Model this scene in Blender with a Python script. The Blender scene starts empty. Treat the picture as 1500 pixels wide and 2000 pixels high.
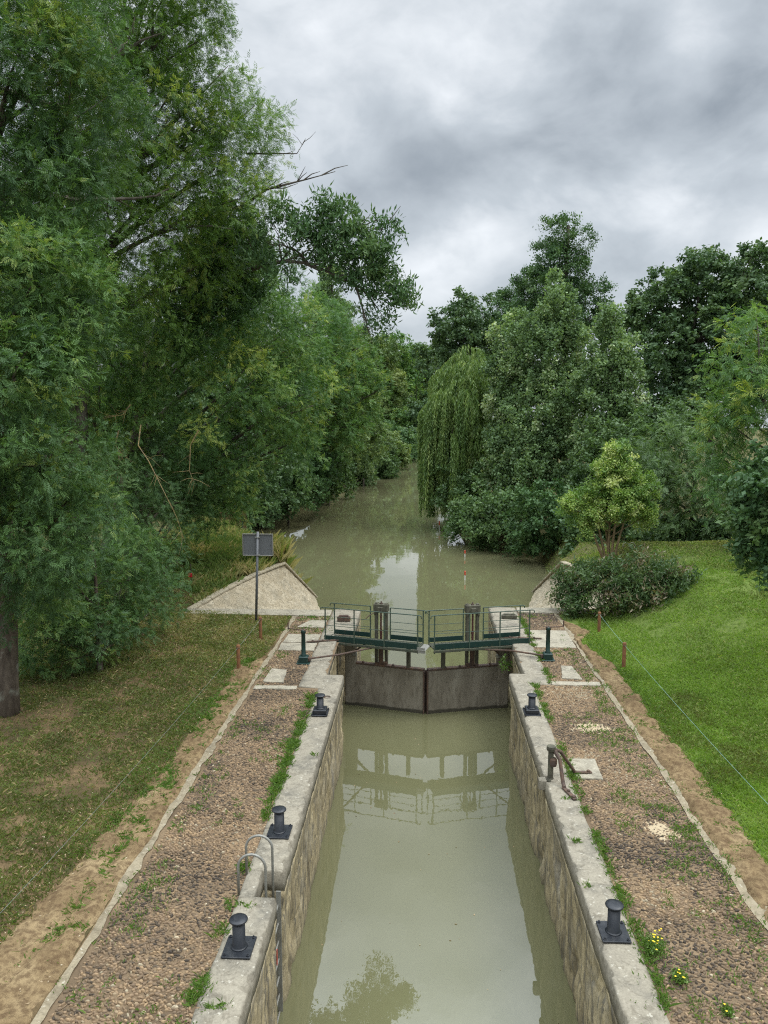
import bpy, math, random
import numpy as np
from mathutils import Vector
C = bpy.context.scene
random.seed(4); RNG = np.random.default_rng(11)

# ------------------------------------------------------------------ camera
H, F = 6.6, 1500.0                       # eye height above the coping; focal length in photo pixels (1500x2000)
PT = math.atan(188 / 1500.); YW = math.atan(76 / 1500. * math.cos(PT))
cam = bpy.data.objects.new('camera', bpy.data.cameras.new('camera')); C.collection.objects.link(cam)
cam.location = (0, 0, H); cam.rotation_euler = (math.radians(90) - PT, 0, YW)
cam.data.sensor_fit = 'VERTICAL'; cam.data.sensor_height = 36; cam.data.lens = 27
cam.data.clip_start = 0.1; cam.data.clip_end = 2000; C.camera = cam
C.render.resolution_x = 768; C.render.resolution_y = 1024

def ray(px, py):
    cp, sp, cy, sy = math.cos(PT), math.sin(PT), math.cos(YW), math.sin(YW)
    u = (px - 750) / F; v = (1000 - py) / F
    d = (u, cp + v * sp, -sp + v * cp)
    return (d[0] * cy - d[1] * sy, d[0] * sy + d[1] * cy, d[2])
def atz(px, py, z=0.0):
    d = ray(px, py); t = (z - H) / d[2]; return Vector((d[0] * t, d[1] * t, z))
def aty(px, py, y):
    d = ray(px, py); t = y / d[1]; return Vector((d[0] * t, y, H + d[2] * t))

# ------------------------------------------------------------------ sky, sun, exposure
SUN_EL, SUN_AZ = math.radians(60), math.radians(95)      # azimuth clockwise from +Y: high, behind on the right
W = bpy.data.worlds.new('World'); C.world = W; W.use_nodes = True
nt = W.node_tree; N = nt.nodes; L = nt.links; N.clear()
def nd(t, **k):
    n = N.new(t)
    for a, b in k.items(): setattr(n, a, b)
    return n
def wmath(op, a, b=None, clamp=False):
    n = nd('ShaderNodeMath', operation=op, use_clamp=clamp)
    for i, v in enumerate((a, b)):
        if v is None: continue
        if isinstance(v, (int, float)): n.inputs[i].default_value = v
        else: L.new(v, n.inputs[i])
    return n.outputs[0]
out = nd('ShaderNodeOutputWorld'); bg = nd('ShaderNodeBackground')
sky = nd('ShaderNodeTexSky', sky_type='NISHITA'); sky.sun_disc = False
sky.sun_elevation = SUN_EL; sky.sun_rotation = SUN_AZ
tc = nd('ShaderNodeTexCoord'); sep = nd('ShaderNodeSeparateXYZ'); L.new(tc.outputs['Generated'], sep.inputs[0])
zz = wmath('MAXIMUM', sep.outputs[2], 0.0)
den = wmath('ADD', zz, 0.16)
cmb = nd('ShaderNodeCombineXYZ')
L.new(wmath('DIVIDE', sep.outputs[0], den), cmb.inputs[0]); L.new(wmath('DIVIDE', sep.outputs[1], den), cmb.inputs[1])
mp = nd('ShaderNodeMapping'); L.new(tc.outputs['Generated'], mp.inputs[0]); mp.inputs['Location'].default_value = (3.1, 1.7, 0.4); mp.inputs['Scale'].default_value = (1, 1, 1.6); mp.inputs['Rotation'].default_value = (0, math.radians(28), 0)
def wnoise(scale, detail, dist=0.3, rough=.55):
    n = nd('ShaderNodeTexNoise'); n.inputs['Scale'].default_value = scale; n.inputs['Detail'].default_value = detail
    n.inputs['Roughness'].default_value = rough; n.inputs['Distortion'].default_value = dist; L.new(mp.outputs[0], n.inputs['Vector']); return n.outputs[0]
big = wnoise(2.2, 3, .3); mid = wnoise(5.5, 7, .35, .52); fin = wnoise(17, 6, .3, .55)
val = wmath('ADD', wmath('MULTIPLY', wmath('SUBTRACT', big, .5), 0.8), wmath('ADD', wmath('MULTIPLY', wmath('SUBTRACT', mid, .5), 1.0), wmath('MULTIPLY', wmath('SUBTRACT', fin, .5), .35)))
val = wmath('ADD', val, 0.52)
def blob(px, py, rdeg, amp, warp=1.0):
    """a brighter or darker bank of cloud in one direction of the sky"""
    global val
    d = Vector(ray(px, py)).normalized()
    dp = nd('ShaderNodeVectorMath', operation='DOT_PRODUCT'); L.new(tc.outputs['Generated'], dp.inputs[0]); dp.inputs[1].default_value = d
    ang = wmath('ARCCOSINE', dp.outputs['Value'])
    wob = wmath('ADD', ang, wmath('MULTIPLY', wmath('SUBTRACT', mid, .5), math.radians(rdeg) * warp))
    mr = nd('ShaderNodeMapRange', interpolation_type='SMOOTHSTEP'); L.new(wob, mr.inputs[0])
    mr.inputs[1].default_value = 0; mr.inputs[2].default_value = math.radians(rdeg); mr.inputs[3].default_value = amp; mr.inputs[4].default_value = 0
    val = wmath('ADD', val, mr.outputs[0])
BLOBS = [(890, 130, 7, .22), (1340, 90, 4, .32), (880, 500, 7.5, .3), (1310, 400, 6, .3), (1490, 480, 4.5, .33), (620, 200, 11, .14),
         (1260, 240, 10, -.28), (800, 330, 8, -.26), (1150, 350, 6, -.18), (900, 290, 7, -.14), (1000, 560, 7, -.1), (1450, 290, 7, -.14), (1250, 510, 5, -.14), (1130, 90, 5, -.06), (700, 440, 6, -.04)]
for b in BLOBS: blob(*b)
cr = nd('ShaderNodeValToRGB'); L.new(wmath('MULTIPLY', val, 1.0, True), cr.inputs[0])
e = cr.color_ramp.elements
e[0].position = -.0; e[0].color = (.165, .189, .214, 1); e[1].position = .95; e[1].color = (.60, .62, .64, 1)
m_ = e.new(.5); m_.color = (.335, .366, .394, 1)
# an overcast sky is brighter overhead than at the horizon
zen = nd('ShaderNodeMapRange', interpolation_type='SMOOTHSTEP'); L.new(zz, zen.inputs[0])
zen.inputs[1].default_value = .48; zen.inputs[2].default_value = .9; zen.inputs[3].default_value = 1.0; zen.inputs[4].default_value = 6.5
gr = nd('ShaderNodeMix', data_type='RGBA', blend_type='MULTIPLY'); gr.inputs[0].default_value = 1
L.new(cr.outputs[0], gr.inputs[6]); L.new(zen.outputs[0], gr.inputs[7])
sk = nd('ShaderNodeMix', data_type='RGBA', blend_type='MULTIPLY'); sk.inputs[0].default_value = 1
L.new(sky.outputs[0], sk.inputs[6]); sk.inputs[7].default_value = (.1, .1, .1, 1)
mx = nd('ShaderNodeMix', data_type='RGBA'); mx.inputs[0].default_value = .94
L.new(sk.outputs[2], mx.inputs[6]); L.new(gr.outputs[2], mx.inputs[7])
L.new(mx.outputs[2], bg.inputs[0]); bg.inputs[1].default_value = 1.0; L.new(bg.outputs[0], out.inputs[0])
sun = bpy.data.objects.new('sun', bpy.data.lights.new('sun', 'SUN')); C.collection.objects.link(sun)
sun.data.energy = .8; sun.data.angle = math.radians(18); sun.data.color = (1, .95, .87)
sd = Vector((math.sin(SUN_AZ) * math.cos(SUN_EL), math.cos(SUN_AZ) * math.cos(SUN_EL), math.sin(SUN_EL)))
sun.rotation_euler = (-sd).to_track_quat('-Z', 'Y').to_euler()
vs = C.view_settings; vs.view_transform = 'Standard'; vs.look = 'None'; vs.exposure = 0.8; vs.gamma = 1
C.cycles.use_denoising = False; C.cycles.filter_width = 1.15; C.cycles.sample_clamp_indirect = 4
C.cycles.max_bounces = 8; C.cycles.transparent_max_bounces = 6; C.cycles.transmission_bounces = 4

# ------------------------------------------------------------------ helpers
def hsh(ix, iy, iz):
    n = (ix * 374761393 + iy * 668265263 + iz * 2147483647 * 31 + 974711) & 0xffffffff
    n = ((n ^ (n >> 13)) * 1274126177) & 0xffffffff
    n = ((n ^ (n >> 16)) * 2246822519) & 0xffffffff
    return ((n ^ (n >> 15)) & 0xffffff) / float(0xffffff)
def vnoise(x, y, z=0.0):
    x, y, z = np.broadcast_arrays(np.asarray(x, float), np.asarray(y, float), np.asarray(z, float))
    ix, iy, iz = np.floor(x).astype(np.int64), np.floor(y).astype(np.int64), np.floor(z).astype(np.int64)
    fx, fy, fz = x - ix, y - iy, z - iz
    fx, fy, fz = [f * f * (3 - 2 * f) for f in (fx, fy, fz)]
    r = 0
    for a in (0, 1):
        for b in (0, 1):
            for c in (0, 1):
                r = r + hsh(ix + a, iy + b, iz + c) * (fx if a else 1 - fx) * (fy if b else 1 - fy) * (fz if c else 1 - fz)
    return r
def fbm(x, y, z=0.0, o=4):
    s = 0; a = .5; t = 0
    for i in range(o):
        s = s + a * vnoise(np.asarray(x) * 2 ** i + 17 * i, np.asarray(y) * 2 ** i - 9 * i, np.asarray(z) * 2 ** i + 3 * i); t += a; a *= .5
    return s / t
def sst(t):
    t = np.clip(t, 0, 1); return t * t * (3 - 2 * t)

WL = {}                                   # world location of every parent
def wloc(o): return WL.get(o.name, Vector((0, 0, 0))) if o else Vector((0, 0, 0))
def tag(o, label=None, cat=None, group=None, kind=None):
    if label: o['label'] = label
    if cat: o['category'] = cat
    if group: o['group'] = group
    if kind: o['kind'] = kind
    return o
def thing(name, loc, label, cat, group=None):
    o = bpy.data.objects.new(name, None); o.empty_display_size = .2; C.collection.objects.link(o)
    o.location = loc; WL[o.name] = Vector(loc); return tag(o, label, cat, group)
def link(me, name, mat, parent):
    o = bpy.data.objects.new(name, me); C.collection.objects.link(o)
    if mat: me.materials.append(mat)
    if parent: o.parent = parent
    WL[o.name] = wloc(parent); return o
def mesh_np(name, V, Q, mat, parent=None, tint=None, smooth=False):
    V = np.asarray(V, np.float32) - np.array(wloc(parent), np.float32)
    me = bpy.data.meshes.new(name); me.vertices.add(len(V)); me.vertices.foreach_set('co', V.ravel())
    Q = np.asarray(Q, np.int32); k = Q.shape[1]
    me.loops.add(Q.size); me.loops.foreach_set('vertex_index', Q.ravel())
    me.polygons.add(len(Q)); me.polygons.foreach_set('loop_start', np.arange(0, Q.size, k, dtype=np.int32))
    if smooth: me.polygons.foreach_set('use_smooth', np.ones(len(Q), bool))
    if tint is not None:
        a = me.attributes.new('tint', 'FLOAT', 'POINT'); a.data.foreach_set('value', np.asarray(tint, np.float32))
    me.update(calc_edges=True)
    return link(me, name, mat, parent)
def grid_quads(nr, nc):
    i = np.arange(nr - 1)[:, None] * nc + np.arange(nc - 1)[None, :]
    return np.stack([i, i + 1, i + nc + 1, i + nc], -1).reshape(-1, 4)

class MB:
    def __init__(s): s.v = []; s.f = []
    def add(s, vs, fs):
        b = len(s.v); s.v += [tuple(v) for v in vs]; s.f += [tuple(i + b for i in f) for f in fs]; return s
    def box(s, c, size, bev=0.0, rot=0.0, ex=None):
        """box with chamfered edges; ex = optional (X,Y,Z) axes"""
        hx, hy, hz = [k / 2 for k in size]; bev = min(bev, hx * .9, hy * .9, hz * .9)
        if ex is None:
            ca, sa = math.cos(rot), math.sin(rot); ex = (Vector((ca, sa, 0)), Vector((-sa, ca, 0)), Vector((0, 0, 1)))
        c = Vector(c); vs = []; fs = []
        if bev <= 0:
            for z in (-hz, hz):
                for x, y in ((-hx, -hy), (hx, -hy), (hx, hy), (-hx, hy)): vs.append(c + ex[0] * x + ex[1] * y + ex[2] * z)
            fs = [(3, 2, 1, 0), (4, 5, 6, 7), (0, 1, 5, 4), (1, 2, 6, 5), (2, 3, 7, 6), (3, 0, 4, 7)]
        else:
            rings = [(-hz, bev), (-hz + bev, 0), (hz - bev, 0), (hz, bev)]
            for z, i in rings:
                x, y = hx - i, hy - i; k = bev
                for px, py in ((-x + k, -y), (x - k, -y), (x, -y + k), (x, y - k), (x - k, y), (-x + k, y), (-x, y - k), (-x, -y + k)):
                    vs.append(c + ex[0] * px + ex[1] * py + ex[2] * z)
            fs = [tuple(range(7, -1, -1)), tuple(range(24, 32))]
            for r in range(3):
                for k in range(8):
                    a = r * 8 + k; b = r * 8 + (k + 1) % 8; fs.append((a, b, b + 8, a + 8))
        return s.add(vs, fs)
    def bar(s, p, q, w, h, up=(0, 0, 1), bev=0.0):
        p, q = Vector(p), Vector(q); y = (q - p).normalized(); x = y.cross(Vector(up))
        if x.length < 1e-4: x = Vector((1, 0, 0))
        x.normalize(); z = x.cross(y)
        return s.box((p + q) / 2, (w, (q - p).length, h), bev, ex=(x, y, z))
    def tube(s, pts, rad, n=8, cap=True):
        pts = [Vector(p) for p in pts]
        if not hasattr(rad, '__len__'): rad = [rad] * len(pts)
        vs = []; fs = []; pu = None
        for i, p in enumerate(pts):
            t = (pts[min(i + 1, len(pts) - 1)] - pts[max(i - 1, 0)]).normalized()
            if pu is None:
                pu = Vector((0, 0, 1)) if abs(t.z) < .9 else Vector((1, 0, 0))
            x = t.cross(pu).normalized(); y = x.cross(t); pu = y
            for k in range(n):
                a = 2 * math.pi * k / n; vs.append(p + (x * math.cos(a) + y * math.sin(a)) * rad[i])
        for i in range(len(pts) - 1):
            for k in range(n):
                a = i * n + k; b = i * n + (k + 1) % n; fs.append((a, a + n, b + n, b))
        if cap:
            fs.append(tuple(range(n))); fs.append(tuple(range(len(vs) - 1, len(vs) - 1 - n, -1)))
        return s.add(vs, fs)
    def lathe(s, c, prof, n=20):
        c = Vector(c); vs = []; fs = []
        for r, z in prof:
            for k in range(n):
                a = 2 * math.pi * k / n; vs.append(c + Vector((r * math.cos(a), r * math.sin(a), z)))
        for i in range(len(prof) - 1):
            for k in range(n):
                a = i * n + k; b = i * n + (k + 1) % n; fs.append((a, b, b + n, a + n))
        fs.append(tuple(range(n - 1, -1, -1))); fs.append(tuple(range(len(vs) - n, len(vs))))
        return s.add(vs, fs)
    def build(s, name, mat, parent=None, smooth=False):
        o_ = wloc(parent); me = bpy.data.meshes.new(name)
        me.from_pydata([(v[0] - o_.x, v[1] - o_.y, v[2] - o_.z) for v in s.v], [], s.f); me.update()
        if smooth: me.polygons.foreach_set('use_smooth', [len(p.vertices) == 4 for p in me.polygons])
        return link(me, name, mat, parent)
def copy_tree(o, loc=None, parent=None, label=None):
    c = o.copy(); C.collection.objects.link(c)
    if parent: c.parent = parent
    if loc is not None: c.location = loc
    if label: c['label'] = label
    for ch in list(o.children): copy_tree(ch, None, c)
    return c

# ------------------------------------------------------------------ materials
def ramp(nodes, stops):
    r = nodes.new('ShaderNodeValToRGB'); e = r.color_ramp.elements
    while len(e) < len(stops): e.new(.5)
    for k, (p, c) in enumerate(stops): e[k].position = p; e[k].color = (*c, 1)
    return r
class Mat:
    def __init__(s, name, rough=.7, spec=.4, metal=0):
        s.m = bpy.data.materials.new(name); s.m.use_nodes = True; s.N = s.m.node_tree.nodes; s.L = s.m.node_tree.links
        s.p = s.N['Principled BSDF']; s.p.inputs['Roughness'].default_value = rough; s.p.inputs['Specular IOR Level'].default_value = spec
        s.p.inputs['Metallic'].default_value = metal; s.tc = s.N.new('ShaderNodeTexCoord'); s.co = s.tc.outputs['Object']
        g = s.N.new('ShaderNodeNewGeometry'); s.pos = g.outputs['Position']
    def noise(s, scale, detail=4, st=(1, 1, 1), dist=0, rough=.55):
        mp = s.N.new('ShaderNodeMapping'); mp.inputs['Scale'].default_value = st; s.L.new(s.pos, mp.inputs[0])
        n = s.N.new('ShaderNodeTexNoise'); n.inputs['Scale'].default_value = scale; n.inputs['Detail'].default_value = detail
        n.inputs['Distortion'].default_value = dist; n.inputs['Roughness'].default_value = rough
        s.L.new(mp.outputs[0], n.inputs['Vector']); return n.outputs[0]
    def vor(s, scale, st=(1, 1, 1), feature='F1', outp=0):
        mp = s.N.new('ShaderNodeMapping'); mp.inputs['Scale'].default_value = st; s.L.new(s.pos, mp.inputs[0])
        n = s.N.new('ShaderNodeTexVoronoi'); n.feature = feature; n.inputs['Scale'].default_value = scale
        s.L.new(mp.outputs[0], n.inputs['Vector']); return n.outputs[outp]
    def ramp(s, fac, stops):
        r = ramp(s.N, stops); s.L.new(fac, r.inputs[0]); return r.outputs[0]
    def mix(s, f, a, b, mode='MIX'):
        n = s.N.new('ShaderNodeMix'); n.data_type = 'RGBA'; n.blend_type = mode
        for i, v in ((0, f), (6, a), (7, b)):
            if isinstance(v, (int, float)): n.inputs[i].default_value = v
            elif isinstance(v, tuple): n.inputs[i].default_value = (*v, 1)
            else: s.L.new(v, n.inputs[i])
        return n.outputs[2]
    def math(s, op, a, b):
        n = s.N.new('ShaderNodeMath'); n.operation = op
        for i, v in enumerate((a, b)):
            if isinstance(v, (int, float)): n.inputs[i].default_value = v
            else: s.L.new(v, n.inputs[i])
        return n.outputs[0]
    def rng(s, v, a, b, c=0., d=1.):
        n = s.N.new('ShaderNodeMapRange'); s.L.new(v, n.inputs[0])
        for i, k in enumerate((a, b, c, d)): n.inputs[i + 1].default_value = k
        return n.outputs[0]
    def color(s, c):
        if isinstance(c, tuple): s.p.inputs['Base Color'].default_value = (*c, 1)
        else: s.L.new(c, s.p.inputs['Base Color'])
        return s
    def bump(s, h, strength=.4, dist=.02):
        b = s.N.new('ShaderNodeBump'); b.inputs['Strength'].default_value = strength; b.inputs['Distance'].default_value = dist
        s.L.new(h, b.inputs['Height']); s.L.new(b.outputs[0], s.p.inputs['Normal']); return s
    def attr(s, name):
        a = s.N.new('ShaderNodeAttribute'); a.attribute_name = name; return a.outputs['Fac']
def leafmat(name, stops, trans=.3, rough=.42, spec=.35):
    m = Mat(name, rough, spec); col = m.ramp(m.attr('tint'), stops); m.color(col)
    t = m.N.new('ShaderNodeBsdfTranslucent'); m.L.new(m.mix(1., col, (1.5, 1.55, .7), 'MULTIPLY'), t.inputs[0])
    x = m.N.new('ShaderNodeMixShader'); x.inputs[0].default_value = trans
    m.L.new(m.p.outputs[0], x.inputs[1]); m.L.new(t.outputs[0], x.inputs[2]); m.L.new(x.outputs[0], m.N['Material Output'].inputs[0]); return m.m

def stone_mat(name, base, dark, pale, lich=.5, streak=(1, 1, 1)):
    m = Mat(name, .88, .25)
    a = m.noise(1.7, 6, streak, .4); b = m.noise(9, 5, streak); c = m.noise(34, 3); d = m.noise(4.2, 8, streak, .8, .7)
    col = m.ramp(a, [(.28, dark), (.5, base), (.74, tuple(k * 1.14 for k in base))])
    col = m.mix(m.rng(b, .46, .66, 0, .6), col, pale)
    col = m.mix(m.rng(d, .56, .7, 0, lich), col, dark)
    col = m.mix(m.rng(c, .25, .75, 0, .6), col, m.mix(1., col, (.5, .5, .48), 'MULTIPLY'))
    col = m.mix(m.rng(m.noise(5.5, 8, (1, 1, 1), 1.2, .7), .53, .60, 0, .55), col, m.mix(1., col, (.55, .53, .5), 'MULTIPLY'))
    col = m.mix(m.rng(m.noise(14, 4, (1, 1, 1), .3), .63, .69, 0, .5), col, (.5, .47, .39))
    m.color(col).bump(m.math('ADD', m.math('MULTIPLY', b, .6), m.math('MULTIPLY', c, .4)), .5, .02); return m.m
M = {}
M['coping'] = stone_mat('coping_stone', (.27, .24, .185), (.15, .138, .112), (.34, .305, .235), .5)
M['slab'] = stone_mat('pale_slab_stone', (.33, .295, .225), (.2, .18, .14), (.42, .38, .29), .35)
M['kerb'] = stone_mat('kerb_stone', (.27, .225, .15), (.16, .13, .085), (.34, .29, .205), .6)
M['pitch0'] = stone_mat('edge_stone', (.40, .345, .245), (.24, .21, .15), (.48, .43, .32), .5, (1, 1, 1))
m = Mat('pitched_stone', .9, .2); v = m.vor(4.6, (1.3, .8, 1.3), 'F1', 1); e_ = m.vor(4.6, (1.3, .8, 1.3), 'DISTANCE_TO_EDGE', 0); a = m.noise(3, 6); b = m.noise(13, 5)
sv = m.N.new('ShaderNodeSeparateColor'); m.L.new(v, sv.inputs[0])
col = m.ramp(sv.outputs[0], [(0, (.33, .275, .185)), (.5, (.385, .325, .225)), (1, (.44, .38, .275))])
col = m.mix(m.rng(b, .45, .7, 0, .6), col, (.2, .17, .115)); col = m.mix(m.rng(a, .6, .72, 0, .6), col, (.13, .12, .085)); col = m.mix(m.rng(e_, .0, .07, .14, 0), col, (.19, .165, .115))
col = m.mix(m.rng(m.noise(1.1, 6, (1, 1, 1), .8), .5, .66, 0, .5), col, (.21, .19, .14)); col = m.mix(m.rng(m.noise(7, 3), .66, .7, 0, .8), col, (.075, .068, .05))
m.color(col).bump(m.math('ADD', m.math('MULTIPLY', m.rng(e_, 0, .1), .4), b), .7, .04); M['pitch'] = m.m
# chamber wall: streaked, eroded limestone
m = Mat('wall_limestone', .92, .2)
s1 = m.noise(3.0, 7, (1, 1, .22), .5); s2 = m.noise(11, 6, (1, 1, .16), .3); s3 = m.noise(26, 4, (1, 1, .5)); s4 = m.noise(1.3, 5, (1, 1, .6), .6)
col = m.ramp(s1, [(.3, (.145, .12, .078)), (.45, (.32, .265, .162)), (.6, (.44, .365, .222)), (.78, (.53, .455, .3))])
col = m.mix(m.rng(s2, .5, .62, 0, .85), col, (.15, .135, .105))
col = m.mix(m.rng(s4, .52, .68, 0, .55), col, (.27, .255, .22))
col = m.mix(m.rng(s3, .3, .7, 0, .5), col, m.mix(1., col, (.62, .6, .55), 'MULTIPLY'))
sp = m.N.new('ShaderNodeSeparateXYZ'); m.L.new(m.pos, sp.inputs[0])
wet = m.rng(m.math('ADD', sp.outputs[2], m.math('MULTIPLY', m.noise(2, 4), .5)), -1.95, -1.6, .75, 0)
col = m.mix(wet, col, (.12, .11, .07))
m.color(col).bump(m.math('ADD', s2, m.math('MULTIPLY', s3, .5)), .8, .05); M['wall'] = m.m
# water: silty, olive
m = Mat('canal_water', .0, .5); m.p.inputs['IOR'].default_value = 1.95
m.color(m.mix(m.noise(.35, 3), (.108, .106, .053), (.132, .129, .067)))
w1 = m.noise(2.6, 3, (1, .42, 1), .2); w2 = m.noise(9, 2, (1, .6, 1)); w3 = m.noise(.9, 2, (1, .5, 1))
patch = m.rng(m.noise(.22, 3), .4, .65, .25, 1.)
hgt = m.math('MULTIPLY', m.math('ADD', m.math('ADD', m.math('MULTIPLY', w1, .7), m.math('MULTIPLY', w2, .18)), w3), patch)
m.bump(hgt, .075, .05); M['water'] = m.m
# grounds
m = Mat('lawn_ground', .95, .1)
a = m.noise(1.1, 6, (1, 1, 1), .6); b = m.noise(7, 5); c = m.noise(40, 3)
col = m.ramp(a, [(.3, (.06, .065, .025)), (.45, (.11, .08, .04)), (.62, (.19, .13, .068))])
spx = m.N.new('ShaderNodeSeparateXYZ'); m.L.new(m.pos, spx.inputs[0])
rt = m.rng(spx.outputs[0], 1.0, 2.0)
col = m.mix(m.rng(b, .4, .65, 0, .6), col, (.075, .058, .03))
col = m.mix(rt, col, m.ramp(b, [(.3, (.085, .125, .028)), (.7, (.14, .185, .045))]))
far = m.rng(spx.outputs[1], 27, 31)
col = m.mix(far, col, m.ramp(b, [(.3, (.07, .075, .028)), (.7, (.16, .14, .065))]))
col = m.mix(m.rng(c, .3, .7, 0, .55), col, m.mix(1., col, (.5, .5, .5), 'MULTIPLY'))
m.color(col).bump(m.math('ADD', b, c), .6, .04); M['lawn'] = m.m
m = Mat('dry_soil', .95, .1)
a = m.noise(1.4, 6, (1, 1, 1), .5); b = m.noise(12, 6); c = m.noise(60, 3)
col = m.ramp(a, [(.3, (.145, .10, .052)), (.5, (.215, .152, .08)), (.7, (.30, .222, .122))])
col = m.mix(m.rng(b, .42, .62, 0, .7), col, (.085, .052, .028))
col = m.mix(m.rng(m.vor(55), .0, .16, .8, 0), col, m.mix(m.rng(m.noise(3, 2), .5, .62), col, (.55, .47, .34)))
m.color(col).bump(m.math('ADD', b, m.math('MULTIPLY', c, .6)), .8, .04); M['soil'] = m.m
m = Mat('path_mortar', .95, .1)
a = m.noise(1.2, 5, (1, 1, 1), .4); c = m.noise(50, 3)
col = m.ramp(a, [(.35, (.12, .085, .052)), (.6, (.24, .17, .10))])
m.color(m.mix(m.rng(c, .3, .7, 0, .6), col, (.1, .075, .05))).bump(c, .6, .02); M['mortar'] = m.m
m = Mat('pale_sand', .95, .1); c = m.noise(70, 3)
m.color(m.mix(c, (.46, .38, .25), (.30, .23, .14))).bump(c, .6, .01); M['sand'] = m.m
m = Mat('river_pebbles', .75, .3)
col = m.ramp(m.attr('tint'), [(0, (.055, .043, .032)), (.2, (.115, .086, .055)), (.42, (.192, .134, .083)), (.62, (.262, .18, .104)), (.8, (.33, .228, .128)), (.93, (.27, .225, .15)), (1, (.44, .37, .25))])
m.color(m.mix(m.rng(m.noise(60, 3), .3, .7, 0, .5), col, m.mix(1., col, (.62, .6, .58), 'MULTIPLY'))).bump(m.noise(90, 2), .3, .006); M['pebble'] = m.m
# foliage, each with its own greens
g = lambda *s: list(s)
M['grass'] = leafmat('lawn_grass', g((0, (0.114, 0.131, 0.033)), (.3, (0.126, 0.208, 0.033)), (.75, (0.194, 0.315, 0.046)), (.9, (0.240, 0.332, 0.077)), (1, (0.378, 0.356, 0.154))), .3, .5)
M['grass_shade'] = leafmat('worn_shaded_grass', g((0, (0.090, 0.104, 0.034)), (.5, (0.120, 0.152, 0.041)), (.85, (0.168, 0.207, 0.057)), (1, (0.384, 0.305, 0.149))), .3, .5)  # worn left lawn grass; the tree shade over it is mixed into these darker greens
M['weed'] = leafmat('path_weeds', g((0, (.06, .11, .022)), (.5, (.105, .19, .035)), (1, (.2, .28, .07))), .35, .5)
M['strawgrass'] = leafmat('tall_bank_grass', g((0, (.10, .16, .04)), (.45, (.16, .22, .06)), (.75, (.32, .29, .12)), (1, (.44, .36, .18))), .3, .6)
M['ash'] = leafmat('ash_leaves', g((0, (0.049, 0.101, 0.040)), (.5, (0.083, 0.159, 0.050)), (.85, (0.124, 0.218, 0.061)), (1, (0.209, 0.274, 0.067))), .27, .5, .25)
M['ash2'] = leafmat('tall_ash_leaves', g((0, (0.062, 0.122, 0.029)), (.5, (0.103, 0.190, 0.040)), (.85, (0.157, 0.254, 0.045)), (1, (0.251, 0.306, 0.075))), .3, .42, .4)
M['ash3'] = leafmat('spreading_ash_leaves', g((0, (0.060, 0.129, 0.043)), (.5, (0.108, 0.207, 0.060)), (.85, (0.184, 0.285, 0.081)), (1, (0.303, 0.368, 0.085))), .28, .5, .25)
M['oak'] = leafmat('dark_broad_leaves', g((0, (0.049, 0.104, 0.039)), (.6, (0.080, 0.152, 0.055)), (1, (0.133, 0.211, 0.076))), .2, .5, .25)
M['far'] = leafmat('far_leaves', g((0, (0.080, 0.131, 0.044)), (.5, (0.126, 0.195, 0.062)), (1, (0.232, 0.287, 0.094))), .25, .5)
M['poplar'] = leafmat('poplar_leaves', g((0, (0.101, 0.165, 0.076)), (.5, (0.167, 0.255, 0.111)), (.85, (0.240, 0.331, 0.152)), (1, (0.408, 0.470, 0.278))), .28, .5, .25)
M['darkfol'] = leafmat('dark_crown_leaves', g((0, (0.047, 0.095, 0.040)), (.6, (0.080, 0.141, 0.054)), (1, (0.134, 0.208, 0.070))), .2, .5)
M['bushfol'] = leafmat('bush_leaves', g((0, (0.052, 0.096, 0.034)), (.5, (0.086, 0.152, 0.052)), (1, (0.146, 0.224, 0.077))), .25, .5)
M['shrubfol'] = leafmat('shrub_leaves', g((0, (0.044, 0.084, 0.026)), (.5, (0.069, 0.119, 0.040)), (.8, (0.098, 0.158, 0.051)), (1, (0.167, 0.135, 0.083))), .25, .5)
M['yellow'] = leafmat('yellow_green_leaves', g((0, (.10, .19, .04)), (.4, (.19, .30, .07)), (.75, (.33, .42, .13)), (1, (.52, .56, .25))), .3, .5)
M['willow'] = leafmat('willow_leaves', g((0, (0.074, 0.138, 0.038)), (.5, (0.143, 0.222, 0.061)), (1, (0.266, 0.344, 0.107))), .3, .5)
m = Mat('bark', .95, .15); a = m.noise(5, 6, (1, 1, .3)); m.color(m.ramp(a, [(.3, (.05, .042, .033)), (.7, (.15, .13, .105))])).bump(a, .9, .06); M['bark'] = m.m
m = Mat('ash_bark', .95, .15); a = m.noise(9, 6, (1, 1, .3)); b = m.noise(3, 4); m.color(m.mix(m.rng(b, .55, .65, 0, .6), m.ramp(a, [(.3, (.055, .043, .033)), (.7, (.15, .12, .09))]), (.25, .25, .2))).bump(a, .9, .05); M['ashbark'] = m.m
m = Mat('dead_twig', .9, .15); a = m.noise(8, 4); m.color(m.ramp(a, [(.35, (.17, .14, .09)), (.6, (.30, .22, .09)), (.75, (.36, .33, .26))])); M['twig'] = m.m
def paint(name, base, worn, rough=.5, thr=(.6, .72), scale=12, metal=0, spec=.45):
    m = Mat(name, rough, spec, metal); a = m.noise(scale, 6, (1, 1, .5), .3); b = m.noise(40, 3)
    col = m.mix(m.rng(a, *thr), base, worn); col = m.mix(m.rng(b, .3, .7, 0, .4), col, m.mix(1., col, (.65, .65, .65), 'MULTIPLY'))
    m.color(col).bump(b, .2, .006); return m.m
M['iron'] = paint('black_bollard_paint', (.013, .0155, .02), (.035, .037, .04), .42, (.5, .75))
M['green'] = paint('dark_green_paint', (.008, .032, .025), (.035, .045, .028), .45)
M['greenrail'] = paint('green_rail_paint', (.045, .075, .052), (.075, .085, .058), .5, (.5, .7))
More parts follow.
